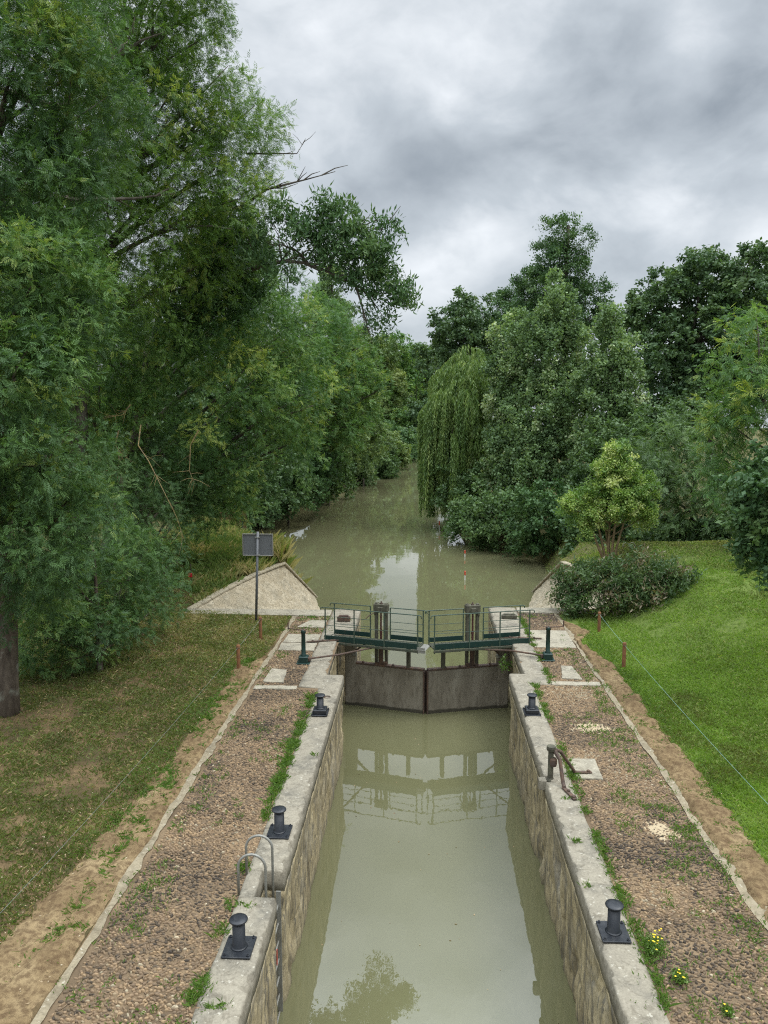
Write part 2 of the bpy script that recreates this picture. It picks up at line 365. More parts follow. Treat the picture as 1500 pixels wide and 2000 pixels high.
M['greenold'] = paint('weathered_green_beam', (.045, .055, .034), (.08, .075, .05), .75, (.4, .65))
M['rust'] = paint('rusty_iron', (.075, .05, .038), (.13, .075, .045), .8, (.45, .65))
M['rustred'] = paint('red_screw_grease', (.075, .024, .018), (.11, .05, .035), .6)
M['gearsteel'] = paint('weathered_gear_posts', (.10, .095, .062), (.055, .05, .036), .8, (.4, .65))
M['galv'] = paint('galvanised_steel', (.27, .265, .235), (.2, .19, .16), .55, (.45, .7), 12, .3)
M['signgrey'] = paint('dull_aluminium', (.16, .165, .17), (.06, .06, .06), .55, (.63, .68), 30, .2)
M['signpole'] = paint('sign_pole_steel', (.14, .145, .15), (.09, .09, .09), .5, (.5, .7), 12, .2)
M['wood'] = paint('brown_round_wood', (.20, .085, .03), (.13, .06, .028), .8, (.45, .65), 14)
M['plank'] = paint('old_fence_boards', (.16, .085, .035), (.09, .06, .03), .85, (.45, .65), 14)
M['stringc'] = paint('pale_twine', (.20, .33, .29), (.16, .26, .23), .7)
M['stringg'] = paint('grey_twine', (.17, .19, .17), (.12, .14, .12), .7)
M['red'] = paint('red_paint', (.55, .02, .025), (.4, .03, .03), .5)
M['markred'] = paint('marker_red_paint', (.5, .07, .035), (.35, .06, .04), .5)
M['white'] = paint('marker_white_paint', (.72, .70, .64), (.5, .47, .4), .6)
M['petal'] = paint('yellow_petals', (.75, .52, .02), (.65, .42, .02), .6)
m = Mat('gate_plate', .85, .25)
a = m.noise(2.2, 6, (1, 1, .35), .5); b = m.noise(14, 5, (1, 1, .25)); c = m.noise(40, 3)
col = m.ramp(a, [(.3, (.125, .108, .08)), (.5, (.185, .162, .123)), (.72, (.245, .22, .172))])
col = m.mix(m.rng(b, .5, .68, 0, .5), col, (.075, .062, .042))
sp = m.N.new('ShaderNodeSeparateXYZ'); m.L.new(m.pos, sp.inputs[0])
col = m.mix(m.rng(m.math('ADD', sp.outputs[2], m.math('MULTIPLY', m.noise(3, 5), .12)), -1.96, -1.92, .85, 0), col, (.03, .027, .017))
m.color(col).bump(m.math('ADD', b, c), .4, .01); M['plate'] = m.m

# ------------------------------------------------------------------ terrain
WATER = -2.1
XLP = [(-6, -4.25), (25.05, -4.25), (25.06, -7.9), (33.3, -6.25), (36.6, -6.0), (44, -9.5), (52, -13.6), (60, -13.6), (65.3, -12.2), (75, -9.4), (98, -7.6), (169, -2.9), (205, 5), (420, 8)]
XRP = [(-6, 4.6), (25.9, 4.6), (25.91, 8.1), (34.0, 6.4), (38.2, 6.0), (45.3, 6.9), (50.6, 4.6), (57.2, 2.2), (80, 2.0), (169, 2.3), (205, 13), (420, 17)]
ip = lambda P, y: np.interp(y, [p[0] for p in P], [p[1] for p in P])
def zleft(x, y):
    x = np.asarray(x, float); y = np.asarray(y, float); d = ip(XLP, y) - x
    z = .012 * np.clip(d - 1, 0, 60) + .5 * sst((y - 27) / 12) * sst(d / 4) + .05 * (fbm(x * .5, y * .5) - .5) * sst(d / 1.2) + .03 * (fbm(x * 2.2, y * 2.2, 3) - .5) * sst(d / .6)
    w = .02 + 2.8 * sst((y - 33.5) / 4); z = z + sst((y - 31) / 2) * .1
    return np.where(y > 33, -2.6 + (z + 2.6) * sst((d + .25) / w), z)
def zright(x, y):
    x = np.asarray(x, float); y = np.asarray(y, float); xr = ip(XRP, y); d = x - xr
    mnd = (1.55 * sst((y - 12) / 16) * (1 - .9 * sst((y - 30.5) / 5.5))) * sst((x - np.maximum(5.7, xr + .05)) / (4.2 - 2.6 * sst((y - 23) / 4))) + .35 * sst((x - 10) / 8) * sst((y - 10) / 12) * (1 - sst((y - 31) / 4))
    z = mnd + .07 * (fbm(x * .6, y * .6, 5) - .5) * sst(d / 1.2) + .03 * (fbm(x * 2.4, y * 2.4, 8) - .5) * sst(d / .6)
    w = .02 + 2.4 * sst((y - 34.5) / 4)
    return np.where(y > 34, -2.6 + (z + 2.6) * sst((d + .25) / w), z)
ys = np.unique(np.concatenate([np.arange(-6, 25, .3), [25.05, 25.06, 25.89, 25.9, 25.91], np.arange(25.3, 48, .35), np.arange(48, 110, 1.2), np.arange(110, 420, 8)]))
ds = np.concatenate([[0, .03], np.arange(.2, 9, .3), np.geomspace(9.3, 260, 26)])
rows = []
for y in ys:
    xl = float(ip(XLP, y)); xr = float(ip(XRP, y))
    L_ = np.stack([xl - ds[::-1], np.full(len(ds), y), zleft(xl - ds[::-1], y)], 1)
    R_ = np.stack([xr + ds, np.full(len(ds), y), zright(xr + ds, y)], 1)
    mid_ = np.array([[xl + .03, y, -3.4], [(xl + xr) / 2, y, -3.6], [xr - .03, y, -3.4]])
    rows.append(np.concatenate([L_, mid_, R_]))
G = np.array(rows)
tag(mesh_np('ground', G.reshape(-1, 3), grid_quads(*G.shape[:2]), M['lawn'], smooth=True), kind='structure')
wv = np.array([(-16, -8, WATER), (20, -8, WATER), (20, 420, WATER), (-16, 420, WATER)], float)
tag(mesh_np('water', wv, [[0, 1, 2, 3]], M['water']), kind='structure')
# opposite side of the lock, behind the viewer, is left out

# ------------------------------------------------------------------ lock walls and coping
LIN = [(-6, -1.96), (9.70, -1.96), (9.70, -2.27), (10.32, -2.27), (10.32, -1.96), (18.85, -1.97), (18.85, -2.42), (22.62, -2.5), (22.62, -2.07), (25.45, -2.07)]
RIN = [(-6, 2.25), (13.28, 2.25), (13.28, 2.13 + .22), (13.52, 2.35), (13.52, 2.25), (19.15, 2.24), (19.15, 2.63), (22.75, 2.63), (22.75, 2.3), (26.1, 2.3)]
LOUT = [(-6, -2.5), (17.95, -2.5), (17.95, -3.0), (25.45, -3.0)]
ROUT = [(-6, 2.73), (18.45, 2.73), (18.45, 3.2), (26.1, 3.2)]
def rows_for(P, step):
    """y stations with doubled rows wherever the edge jumps"""
    o = []
    for (y0, x0), (y1, x1) in zip(P, P[1:]):
        if y1 - y0 < 1e-6: continue
        n = max(1, int((y1 - y0) / step))
        for k in range(n + 1): t = k / n; o.append((y0 + (y1 - y0) * t, x0 + (x1 - x0) * t))
    return o
def outx(P, y):
    for (y0, x0), (y1, x1) in zip(P, P[1:]):
        if y0 - 1e-6 <= y < y1 and y1 > y0: return x0 + (x1 - x0) * (y - y0) / (y1 - y0)
    return P[-1][1]
def lock_side(sgn, PIN, POUT, label, joints):
    root = thing('lock_wall', (sgn * 2.4, 0, 0), label, 'wall', 'stone walls of the lock chamber')
    R = rows_for(PIN, .05); y = np.array([r[0] for r in R]); x = np.array([r[1] for r in R])
    # face
    zs = np.concatenate([np.arange(-3.2, -.29, .055), [-.256, -.253]])
    Y, Z = np.meshgrid(y, zs, indexing='ij'); X = np.repeat(x[:, None], len(zs), 1)
    course = .36; row = np.floor(Z / course); jz = np.abs((Z / course) - np.round(Z / course)) * course
    off = (row % 2) * .45 + vnoise(row * 3.3, 0) * .3; bl = 1.05; jy = np.abs(((Y + off) / bl) - np.round((Y + off) / bl)) * bl
    joint = np.maximum(np.exp(-(jz / .022) ** 2), np.exp(-(jy / .022) ** 2) * .8)
    ero = fbm(Y * 2.2, Z * .9, sgn * 5, 5); fine = fbm(Y * 9, Z * 3, sgn * 9, 3)
    pit = np.clip(fbm(Y * 1.9 + 40, Z * 1.1, sgn * 3, 3) - .62, 0, 1) * 1.0
    inset = .015 + .10 * np.clip(ero - .35, 0, 1) + .045 * (fine - .4) + .035 * joint * fbm(Y * 1.2, Z * 1.2, 7, 2) + pit * .6
    inset *= .1 + .9 * sst((-.28 - Z) / .35)
    X = X + sgn * inset
    X[:, -1] += sgn * .34                    # ledge the coping is bedded on
    V = np.stack([X, Y + .003, Z], -1); mesh_np('chamber_face', V.reshape(-1, 3), grid_quads(len(y), len(zs)), M['wall'], root, smooth=True)
    # coping: one run of stones with joints and chipped inner edge
    prof = [(0, .0), (0, .03), (.12, .036), (.4, .04), (.7, .04), (.92, .04), (.978, .035), (.995, .017), (1, -.03), (1, -.12), (.995, -.262), (.6, -.262)]
    V = []
    for yy, xi in zip(y, x):
        xo = outx(POUT, yy); jd = min(abs(yy - j) for j in joints); g_ = math.exp(-(jd / .02) ** 2)
        ch = max(0, float(fbm(yy * 5, sgn * 3.0, 1, 4)) - .55) * .2 + .003 + .012 * g_
        dr = float(fbm(yy * 1.3, sgn * 8., 2, 2) - .5) * .03
        for i, (t, z) in enumerate(prof):
            w = xi - xo; X_ = xo + w * t; Z_ = z + (dr if i < 8 else 0)
            if i >= 5: X_ -= np.sign(w) * ch * (1.3 if i in (6, 7) else .7 if i == 5 else .22); Z_ -= ch * (.25 if i < 6 else .5) * (i < 9)
            if i <= 1: X_ += sgn * (.05 * float(fbm(yy * 1.5, sgn * 2.0, 4, 2) - .5))
            Z_ -= .035 * g_ * (i < 9); Z_ += .010 * float(fbm(yy * 6, t * 5, sgn, 3) - .5) * (1 <= i <= 6)
            V.append((X_, yy, Z_))
    mesh_np('coping', V, grid_quads(len(y), len(prof)), M['coping'], root, smooth=True)
    return root
jl = [2, 4.4, 7.75, 10.9, 12.5, 14.1, 15.9, 17.95, 19.6, 21.0, 23.6, 24.6]
jr = [2, 4.4, 6.2, 7.6, 9.75, 11.35, 12.7, 14.7, 16.1, 17.5, 18.5, 20.2, 21.9, 23.8, 25]
lock_side(-1, LIN, LOUT, 'pale eroded stone lock wall on the left side of the chamber, with a ladder recess', jl)
lock_side(1, RIN, ROUT, 'pale eroded stone lock wall on the right side of the chamber, with an old iron bracket on it', jr)

# ------------------------------------------------------------------ paths, kerbs, soil strips, slabs
def sheet(name, xa, xb, y0, y1, mat, z=0.0, nx=10, step=.15, amp=.02):
    y = np.arange(y0, y1 + step / 2, step); V = []
    for yy in y:
        a, b = xa(yy) if callable(xa) else xa, xb(yy) if callable(xb) else xb
        for k in range(nx): V.append((a + (b - a) * k / (nx - 1), yy, 0))
    V = np.array(V, float); V[:, 2] = z + amp * (fbm(V[:, 0] * 3, V[:, 1] * 3, 2) - .5)
    return tag(mesh_np(name, V, grid_quads(len(y), nx), mat, smooth=True), kind='structure')
sheet('path', -4.24, -2.42, -5, 25.1, M['mortar'], .0)
sheet('path', 2.66, 4.58, -5, 26.0, M['mortar'], .0)
nz = lambda y, s, f=1.6: float(fbm(y * f, s, 0, 3) - .5)
sheet('kerb', lambda y: -4.25 + .11 * nz(y, 3.), lambda y: -4.125 + .12 * nz(y, 8., 3.), -5, 25.0, M['kerb'], .018, 6, .06, .06)
sheet('kerb', lambda y: 4.45 + .11 * nz(y, 13.), lambda y: 4.56 + .2 * nz(y, 18., 3.) + .16 * float(sst((11.2 - y) / .8)), -5, 25.8, M['kerb'], .018, 6, .06, .06)
def strip(name, sgn, x0, outer, y0, y1, lump):
    y = np.arange(y0, y1, .08); nx = 26; V = []
    for yy in y:
        xo = outer(yy)
        for k in range(nx): V.append((x0 + (xo - x0) * k / (nx - 1), yy, 0))
    V = np.array(V); hz = zleft(V[:, 0], V[:, 1]) if sgn < 0 else zright(V[:, 0], V[:, 1])
    t = np.tile(np.linspace(0, 1, nx), len(y)); e_ = np.minimum(t * 6, (1 - t) * 4).clip(0, 1)
    V[:, 2] = hz + .006 + e_ * (.012 + lump * np.clip(fbm(V[:, 0] * 5, V[:, 1] * 5, 4) - .3, 0, 1)) - (1 - e_) * .02
    return tag(mesh_np(name, V, grid_quads(len(y), nx), M['soil'], smooth=True), kind='structure')
lo = lambda y: np.interp(y, [6, 8.4, 10.6, 14, 18.5, 19.6, 20.3], [-6.1, -5.5, -5.02, -4.82, -4.95, -4.9, -4.3]) + .3 * nz(y, 31., 1.1) + .1 * nz(y, 2., 6)
ro = lambda y: np.interp(y, [6, 10, 14, 18, 20, 21.2, 22, 22.6, 23.4, 24.2], [5.5, 5.25, 5.2, 5.2, 5.15, 4.9, 4.72, 4.9, 5.2, 4.7]) + .22 * nz(y, 41., 1.3) + .1 * nz(y, 5., 6)
strip('soil_strip', -1, -4.22, lo, 5, 20.3, .16); strip('soil_strip', 1, 4.52, ro, 5, 24.3, .2)
SLABS = []                              # polygons where no cobbles are laid
def slab(pts, label, zt=.034, mat='slab', group='pale stone slabs let into the cobbles'):
    """thick flagstone with an uneven outline"""
    c = sum((Vector((p[0], p[1], 0)) for p in pts), Vector()) / len(pts); root_v = []; n = len(pts); ring = []
    for i in range(n):
        p, q = Vector((*pts[i], 0)), Vector((*pts[(i + 1) % n], 0)); k = max(3, int((q - p).length / .12))
        for j in range(k): ring.append(p.lerp(q, j / k))
    mb = MB(); m_ = len(ring); vs = []
    for r_, z in ((1, -.1), (1, zt - .012), (.975, zt), (.5, zt + .004)):
        for p in ring:
            w = Vector((random.uniform(-.012, .012), random.uniform(-.012, .012), 0)) if r_ == 1 else Vector()
            v = c + (p - c) * r_ + w; vs.append((v.x, v.y, z + (random.uniform(-.004, .004) if r_ < 1 else 0)))
    fs = [(r_ * m_ + i, r_ * m_ + (i + 1) % m_, (r_ + 1) * m_ + (i + 1) % m_, (r_ + 1) * m_ + i) for r_ in range(3) for i in range(m_)]
    fs.append(tuple(range(3 * m_, 4 * m_))); mb.add(vs, fs); SLABS.append([(p[0], p[1]) for p in pts])
    o = mb.build('stone_slab', M[mat]); return tag(o, label, 'slab', group)
def quad(px): return [tuple(atz(*p))[:2] for p in px]
slab([(-4.08, 17.8), (-3.03, 17.8), (-3.03, 18.02), (-4.08, 18.02)], 'narrow pale stone strip across the left cobbled path')
slab([(3.22, 18.42), (4.42, 18.42), (4.42, 18.66), (3.22, 18.66)], 'narrow pale stone strip across the right cobbled path')
slab([(-3.95, 18.3), (-3.42, 18.25), (-3.5, 19.2), (-3.92, 19.3)], 'small wedge shaped slab just before the left winch post')
slab([(3.55, 18.9), (4.05, 18.85), (3.98, 19.9), (3.7, 19.9)], 'small wedge shaped slab just before the right winch post')
slab([(-4.06, 20.9), (-3.04, 20.9), (-3.04, 21.6), (-4.08, 21.6)], 'broad pale slab beside the left winch post, nearer of two')
slab([(-4.06, 21.66), (-3.04, 21.66), (-3.04, 22.5), (-4.04, 22.5)], 'broad pale slab beside the left winch post, farther of two')
slab([(3.24, 21.55), (4.42, 21.55), (4.45, 23.3), (3.24, 23.3)], 'big pale slab behind the right winch post')
slab([(-3.9, 23.3), (-3.05, 23.25), (-3.06, 24.1), (-3.6, 24.15)], 'grey slab in the weeds behind the left slabs')
slab([(2.78, 13.48), (3.32, 13.48), (3.36, 14.3), (2.78, 14.3)], 'square pale slab behind the old iron bracket')
slab([(-8.0, 24.72), (-3.04, 24.62), (-3.04, 25.4), (-8.0, 25.35)], 'long pale edging slab along the far end of the left platform', .05)
slab([(3.24, 25.4), (5.4, 25.4), (5.4, 26.05), (3.24, 26.05)], 'pale edging slab along the far end of the right platform', .05)
# end wall faces under the platform ends
for nm, xa, xb, yy, lb in (('end_wall', -8.0, -2.07, 25.2, 'stone end wall below the far edge of the left platform'), ('end_wall', 2.3, 8.2, 25.85, 'stone end wall below the far edge of the right platform')):
    mb = MB().box(((xa + xb) / 2, yy, -1.6), (abs(xb - xa), .4, 3.1), .02); tag(mb.build(nm, M['wall']), lb, 'wall')

def inpoly(x, y, poly):
    r = np.zeros(len(x), bool); n = len(poly)
    for i in range(n):
        (x1, y1), (x2, y2) = poly[i], poly[(i + 1) % n]
        c = ((y1 > y) != (y2 > y)) & (x < (x2 - x1) * (y - y1) / ((y2 - y1) if abs(y2 - y1) > 1e-9 else 1e-9) + x1); r ^= c
    return r
def inst(P, X, Y, Z, T):
    """copies of a template T (m,3) in frames X,Y,Z at P"""
    return (P[:, None, :] + T[None, :, 0:1] * X[:, None, :] + T[None, :, 1:2] * Y[:, None, :] + T[None, :, 2:3] * Z[:, None, :]).reshape(-1, 3)
def inst_faces(n, m, Q):
    Q = np.asarray(Q); return (np.arange(n)[:, None, None] * m + Q[None]).reshape(-1, Q.shape[1])
def cobbles(x0, x1, y0, y1):
    gx, gy = np.meshgrid(np.arange(x0, x1, .061), np.arange(y0, y1, .034)); n = gx.size
    gx = gx + (np.arange(gx.shape[0])[:, None] % 2) * .03
    x = gx.ravel() + RNG.normal(0, .012, n); y = gy.ravel() + RNG.normal(0, .009, n); keep = np.ones(n, bool)
    for s_ in SLABS: keep &= ~inpoly(x, y, s_)
    keep &= ~((RNG.random(n) < .05)); x, y = x[keep], y[keep]; n = len(x)
    # far platform has more sand between the stones
    a = RNG.normal(0, .55, n); lx = RNG.uniform(.019, .038, n); ly = RNG.uniform(.0095, .019, n); hz = RNG.uniform(.010, .025, n)
    P = np.stack([x, y, .004 + .01 * (fbm(x * 2, y * 2, 3) - .5)], 1)
    X = np.stack([np.cos(a) * lx, np.sin(a) * lx, RNG.normal(0, .004, n)], 1); Y = np.stack([-np.sin(a) * ly, np.cos(a) * ly, RNG.normal(0, .004, n)], 1); Z = np.stack([0 * x, 0 * x, hz], 1)
    T = []; k = 6
    for r_, z in ((1.0, -.3), (.9, .45), (.5, .92)):
        for i in range(k): T.append((r_ * math.cos(2 * math.pi * i / k), r_ * math.sin(2 * math.pi * i / k), z))
    T.append((0, 0, 1.0)); T = np.array(T)
    Q = [(r_ * k + i, r_ * k + (i + 1) % k, (r_ + 1) * k + (i + 1) % k, (r_ + 1) * k + i) for r_ in range(2) for i in range(k)]
    Q += [(2 * k + i, 2 * k + (i + 1) % k, 2 * k + (i + 2) % k, 3 * k) for i in range(0, k, 2)]
    zone = fbm(x * .9, y * .9, 20, 3)
    t = np.clip(.42 + .9 * (zone - .5) + RNG.normal(0, .2, n), 0, .96); t[RNG.random(n) < .006] = 1
    o = mesh_np('cobbles', inst(P, X, Y, Z, T), inst_faces(n, len(T), Q), M['pebble'], tint=np.repeat(t, len(T)), smooth=True); return tag(o, kind='stuff')
cobbles(-4.04, -2.5, 6.2, 17.8); cobbles(-4.04, -3.0, 18.0, 24.6)
cobbles(2.8, 4.42, 6.6, 18.42); cobbles(3.27, 4.42, 18.6, 25.4)
def sand_patch(cx, cy, rx, ry):
    n = 40; k = 9; V = [(cx, cy, .026)]
    for j in range(1, k + 1):
        for i in range(n):
            a = 2 * math.pi * i / n; r_ = j / k * (1 + .45 * float(fbm(math.cos(a) * 1.6 + cx, math.sin(a) * 1.6 + cy, 1, 3) - .5) * 2)
            V.append((cx + rx * r_ * math.cos(a), cy + ry * r_ * math.sin(a),   .021 + .026 * float(fbm(cx + r_ * math.cos(a) * 5, r_ * math.sin(a) * 5, 3, 2) - .5) - .028 * (j / k) ** 2))
    fs = [(0, 1 + i, 1 + (i + 1) % n) for i in range(n)] + [(1 + (j - 1) * n + i, 1 + j * n + i, 1 + j * n + (i + 1) % n, 1 + (j - 1) * n + (i + 1) % n) for j in range(1, k) for i in range(n)]
    tag(MB().add(V, fs).build('sand_patch', M['sand']), kind='structure')
sand_patch(3.68, 15.9, .52, .3); sand_patch(3.86, 11.75, .34, .34)

# wing walls: warped stone pitching running down to the water
def wing(A, B, a, b, label):
    nu, nv = 60, 34; u, v = np.meshgrid(np.linspace(0, 1, nu), np.linspace(0, 1, nv), indexing='ij')
    A, B, a, b = [np.array(q, float) for q in (A, B, a, b)]
    top = A + (B - A) * u[..., None] + np.array([0, 0, .12]) * np.sin(np.pi * u)[..., None]; bot = a + (b - a) * u[..., None]; P = top + (bot - top) * v[..., None]
    ln = np.linalg.norm(B - A); cell = np.maximum(np.exp(-((v * 9 - np.round(v * 9)) / .13) ** 2), np.exp(-(((u * ln / .45 + np.floor(v * 9 + .5) * .5) - np.round(u * ln / .45 + np.floor(v * 9 + .5) * .5)) / .1) ** 2))
    nrm = np.cross(B - A, a - A); nrm /= np.linalg.norm(nrm); nrm *= np.sign(nrm[2])
    P = P + nrm * (.07 * (fbm(u * 30, v * 14, 3, 3) - .5) - .03 * cell)[..., None]
    root = thing('wing_wall', A, label, 'wall', 'stone wing walls beyond the gate')
    mesh_np('stone_pitching', P.reshape(-1, 3), grid_quads(nu, nv), M['pitch'], root, smooth=True)
    mb = MB()
    for p, q in ((A, B), (B, b)):
        n = max(4, int(np.linalg.norm(q - p) / .7))
        for i in range(n):
            f_ = lambda t: p + (q - p) * t + (np.array([0, 0, .12 * math.sin(math.pi * t)]) if p is A else 0); s_, e_ = f_((i + .02) / n), f_((i + .98) / n); mb.bar(s_ - np.array([0, 0, .03]), e_ - np.array([0, 0, .03]), .26, .1, bev=.025)
    mb.build('edge_stones', M['pitch0'], root); return root
wing((-7.95, 25.3, .03), (-6.2, 33.6, .08), (-2.1, 25.5, -2.3), (-5.0, 36.6, -2.4), 'sloping pale stone wing wall on the left bank behind the sign')
wing((8.1, 26.0, .03), (6.3, 34.2, .12), (2.35, 26.2, -2.3), (5.5, 38.4, -2.4), 'sloping pale stone wing wall on the right bank behind the shrub')

# ------------------------------------------------------------------ lock gates
ZP = -.8                                  # top of the plate
def gate(sgn, label):
    hinge = Vector((.15 + sgn * 2.42, 22.42, 0)); mit = Vector((.13 + sgn * .02, 21.75, 0))
    ax = (mit - hinge); ln = ax.length; ax.normalize(); nr = Vector((-ax.y, ax.x, 0)); nr = nr if nr.y < 0 else -nr     # nr points to the viewer
    up = Vector((0, 0, 1)); ex = (ax, nr, up)
    P = lambda s_, d, z: hinge + ax * s_ + nr * d + up * z
    root = thing('lock_gate', hinge, label, 'lock gate', 'pair of lock gates')
    MB().box(P(ln / 2, 0, (ZP - 3.2) / 2), (ln - .02, .12, ZP + 3.2), .01, ex=ex).build('plate', M['plate'], root)
    mb = MB().box(P(ln / 2 + .1, .0, ZP + .03), (ln - .25, .16, .055), .008, ex=ex)
    for s_ in (.55, 1.5, 1.95): mb.box(P(s_, .03, ZP + .075), (.07, .08, .07), .02, ex=ex)
    mb.build('top_rail', M['rust'], root)
    MB().box(P(.16, .0, -1.55), (.34, .2, 3.0), .02, ex=ex).build('heel_post', M['plate'], root)
    MB().box(P(ln - .02, .0, -2.0), (.035, .2, 2.4), .01, ex=ex).build('mitre_post', M['rust'], root)
    MB().box(P(ln - .5, .02, -.43), (.11, .11, .66), .01, ex=ex).build('stile', M['gearsteel'], root)
    # walkway on the near side
    s0, s1, dn, df, zd = -.45, ln - .03, .62, .06, .03
    wk = MB().box(P((s0 + s1) / 2, (dn + df) / 2, zd), (s1 - s0, dn - df - .02, .035), .004, ex=ex)
    for i in range(26):
        s_ = s0 + (s1 - s0) * (i + .5) / 26; wk.box(P(s_, (dn + df) / 2, zd + .022), (.03, dn - df - .08, .012), ex=ex)
    deck = wk.build('walkway', M['greenold'], root)
    fb = MB().box(P((s0 + s1) / 2, dn, zd + .06), (s1 - s0, .014, .17), .003, ex=ex).build('toe_board', M['green'], root)
    MB().box(P((s0 + s1) / 2, dn + .004, zd - .075), (s1 - s0, .05, .075), .01, ex=ex).box(P((s0 + s1) / 2, df + .03, zd - .06), (s1 - s0, .05, .08), .01, ex=ex).build('beam', M['greenold'], root)
    g0, g1 = .80, 1.42                       # gap for the paddle gear
    for a_, b_ in ((s0 + .08, g0), (g1, s1)):
        MB().box(P((a_ + b_) / 2, df, zd + .11), (b_ - a_, .012, .14), .003, ex=ex).build('toe_board', M['green'], root)
    HR = .98
    def rail(segs, d, posts, mids, hook):
        mb = MB()
        for a_, b_ in segs:
            pts = [P(a_, d, zd + HR), P(b_, d, zd + HR)]
            if hook[0] and a_ < 0: pts = [P(a_ - .14, d, zd + HR - .08), P(a_ - .135, d, zd + HR - .015), P(a_ - .08, d, zd + HR)] + pts[1:]
            if hook[1] and b_ > ln - .3: pts = pts[:-1] + [P(b_ + .05, d, zd + HR), P(b_ + .1, d, zd + HR - .02), P(b_ + .12, d, zd + HR - .09)]
            mb.tube(pts, .016, 7)
            for z in mids: mb.tube([P(a_, d, zd + z), P(b_, d, zd + z)], .009, 6)
        for s_ in posts: mb.bar(P(s_, d, zd - .13 if d > .3 else zd - .05), P(s_, d, zd + HR), .036, .014, nr)
        mb.build('guard_rail', M['greenrail'], root)
    rail([(s0 + .04, s1 - .02)], dn + .012, [s0 + .04, .5, 1.42, s1 - .02], [.45], (1, 1))
    rail([(s0 + .1, g0), (g1, s1 - .02)], df, [s0 + .1, g0, g1, s1 - .02], [.35, .56], (1, 1))
    # paddle gear
    pc = (g0 + g1) / 2
    fr = MB()
    for s_ in (-.155, .155): fr.box(P(pc + s_, -.04, .17), (.085, .11, 1.9), .008, ex=ex)
    gear = fr.build('paddle_gear', M['gearsteel'], root)
    hd = MB().box(P(pc, -.03, .98), (.44, .2, .22), .012, ex=ex); hd.box(P(pc, .09, .95), (.16, .06, .13), .015, ex=ex)
    hd.add([P(pc - .2, .05, .87), P(pc - .1, .05, .87), P(pc - .2, .05, .74), P(pc - .2, -.05, .87), P(pc - .1, -.05, .87), P(pc - .2, -.05, .74)], [(0, 1, 2), (5, 4, 3), (0, 3, 4, 1), (1, 4, 5, 2), (2, 5, 3, 0)])
    hd.add([P(pc + .1, .05, .87), P(pc + .2, .05, .87), P(pc + .2, .05, .74), P(pc + .1, -.05, .87), P(pc + .2, -.05, .87), P(pc + .2, -.05, .74)], [(0, 1, 2), (5, 4, 3), (0, 3, 4, 1), (1, 4, 5, 2), (2, 5, 3, 0)])
    hd.build('gear_head', M['gearsteel'], gear)
    cap_ = MB().lathe(P(pc, -.03, 1.085), [(.05, 0), (.05, .03), (.022, .04), (.022, .08)], 10).build('screw_cap', M['rust'], gear)
    MB().tube([P(pc, .0, .9), P(pc, .0, .28)], .026, 8).tube([P(pc, 0, .28), P(pc, 0, .2)], .04, 8).box(P(pc, 0, .08), (.06, .05, .3), .008, ex=ex).build('lift_screw', M['rustred'], gear)
    MB().box(P(pc, 0, -.42), (.13, .1, .72), .01, ex=ex).box(P(pc + .12, .02, -.72), (.16, .08, .14), .01, ex=ex).box(P(pc - .12, .02, -.74), (.1, .08, .1), .01, ex=ex).build('paddle_stem', M['rust'], gear)
    if sgn < 0: MB().tube([P(pc - .16, .06, .84), P(pc - .3, .2, .76), P(pc - .38, .26, .68)], .014, 6).build('crank', M['rust'], gear)
    MB().bar(P(.78, .1, -.05), P(.2, .06, -.48), .05, .05).build('brace', M['rust'], root)
    MB().box(P(.3, .06, -.5), (.12, .14, .1), .01, ex=ex).build('bracket', M['galv'], root)
    if sgn < 0:
        MB().box(P(s1 + .09, (dn + df) / 2 + .02, zd - .02), (.26, dn - df + .04, .012), .003, ex=ex).box(P(s1 + .08, dn + .02, zd - .03), (.24, .01, .16), .003, ex=ex).build('bridging_plate', M['galv'], root)
    return P
PG = {-1: gate(-1, 'left leaf of the brown lock gate with green railed walkway and tilted crank'), 1: gate(1, 'right leaf of the brown lock gate with green railed walkway, nearer the shrub')}

# winch posts with push rods
def winch(base, sgn, label):
    root = thing('gate_winch', base, label, 'winch', 'gate winches on the cobbles'); b = Vector(base)
    MB().box(b + Vector((0, 0, .1)), (.25, .25, .2), .02).box(b + Vector((0, 0, .015)), (.36, .36, .03), .008).build('foot', M['green'], root)
    MB().lathe(b, [(.075, .2), (.075, .22), (.06, .24), (.055, .82), (.07, .83), (.07, .9), (.05, .92), (.03, .93)], 14).build('post', M['green'], root, True)
    t = b + Vector((0, 0, .9)); e_ = b + Vector((sgn * .46, .3, .86))
    MB().bar(t, e_, .035, .02).tube([e_ - Vector((0, 0, .02)), e_ + Vector((0, 0, .16))], .018, 8).box(t, (.13, .1, .06), .01).build('crank_handle', M['rust'], root)
    tip = PG[sgn](1.0, .5, -.11)
    MB().tube([b + Vector((-sgn * .16, .0, .12)), b + Vector((-sgn * .9, .3, .14)), tip], .026, 8).box(b + Vector((-sgn * .14, 0, .1)), (.1, .1, .1), .01).build('push_rod', M['rust'], root)
winch((-3.16, 19.85, .01), -1, 'dark green winch post with crank handle on the left platform')
winch((3.43, 20.45, .01), 1, 'dark green winch post with crank handle on the right platform')
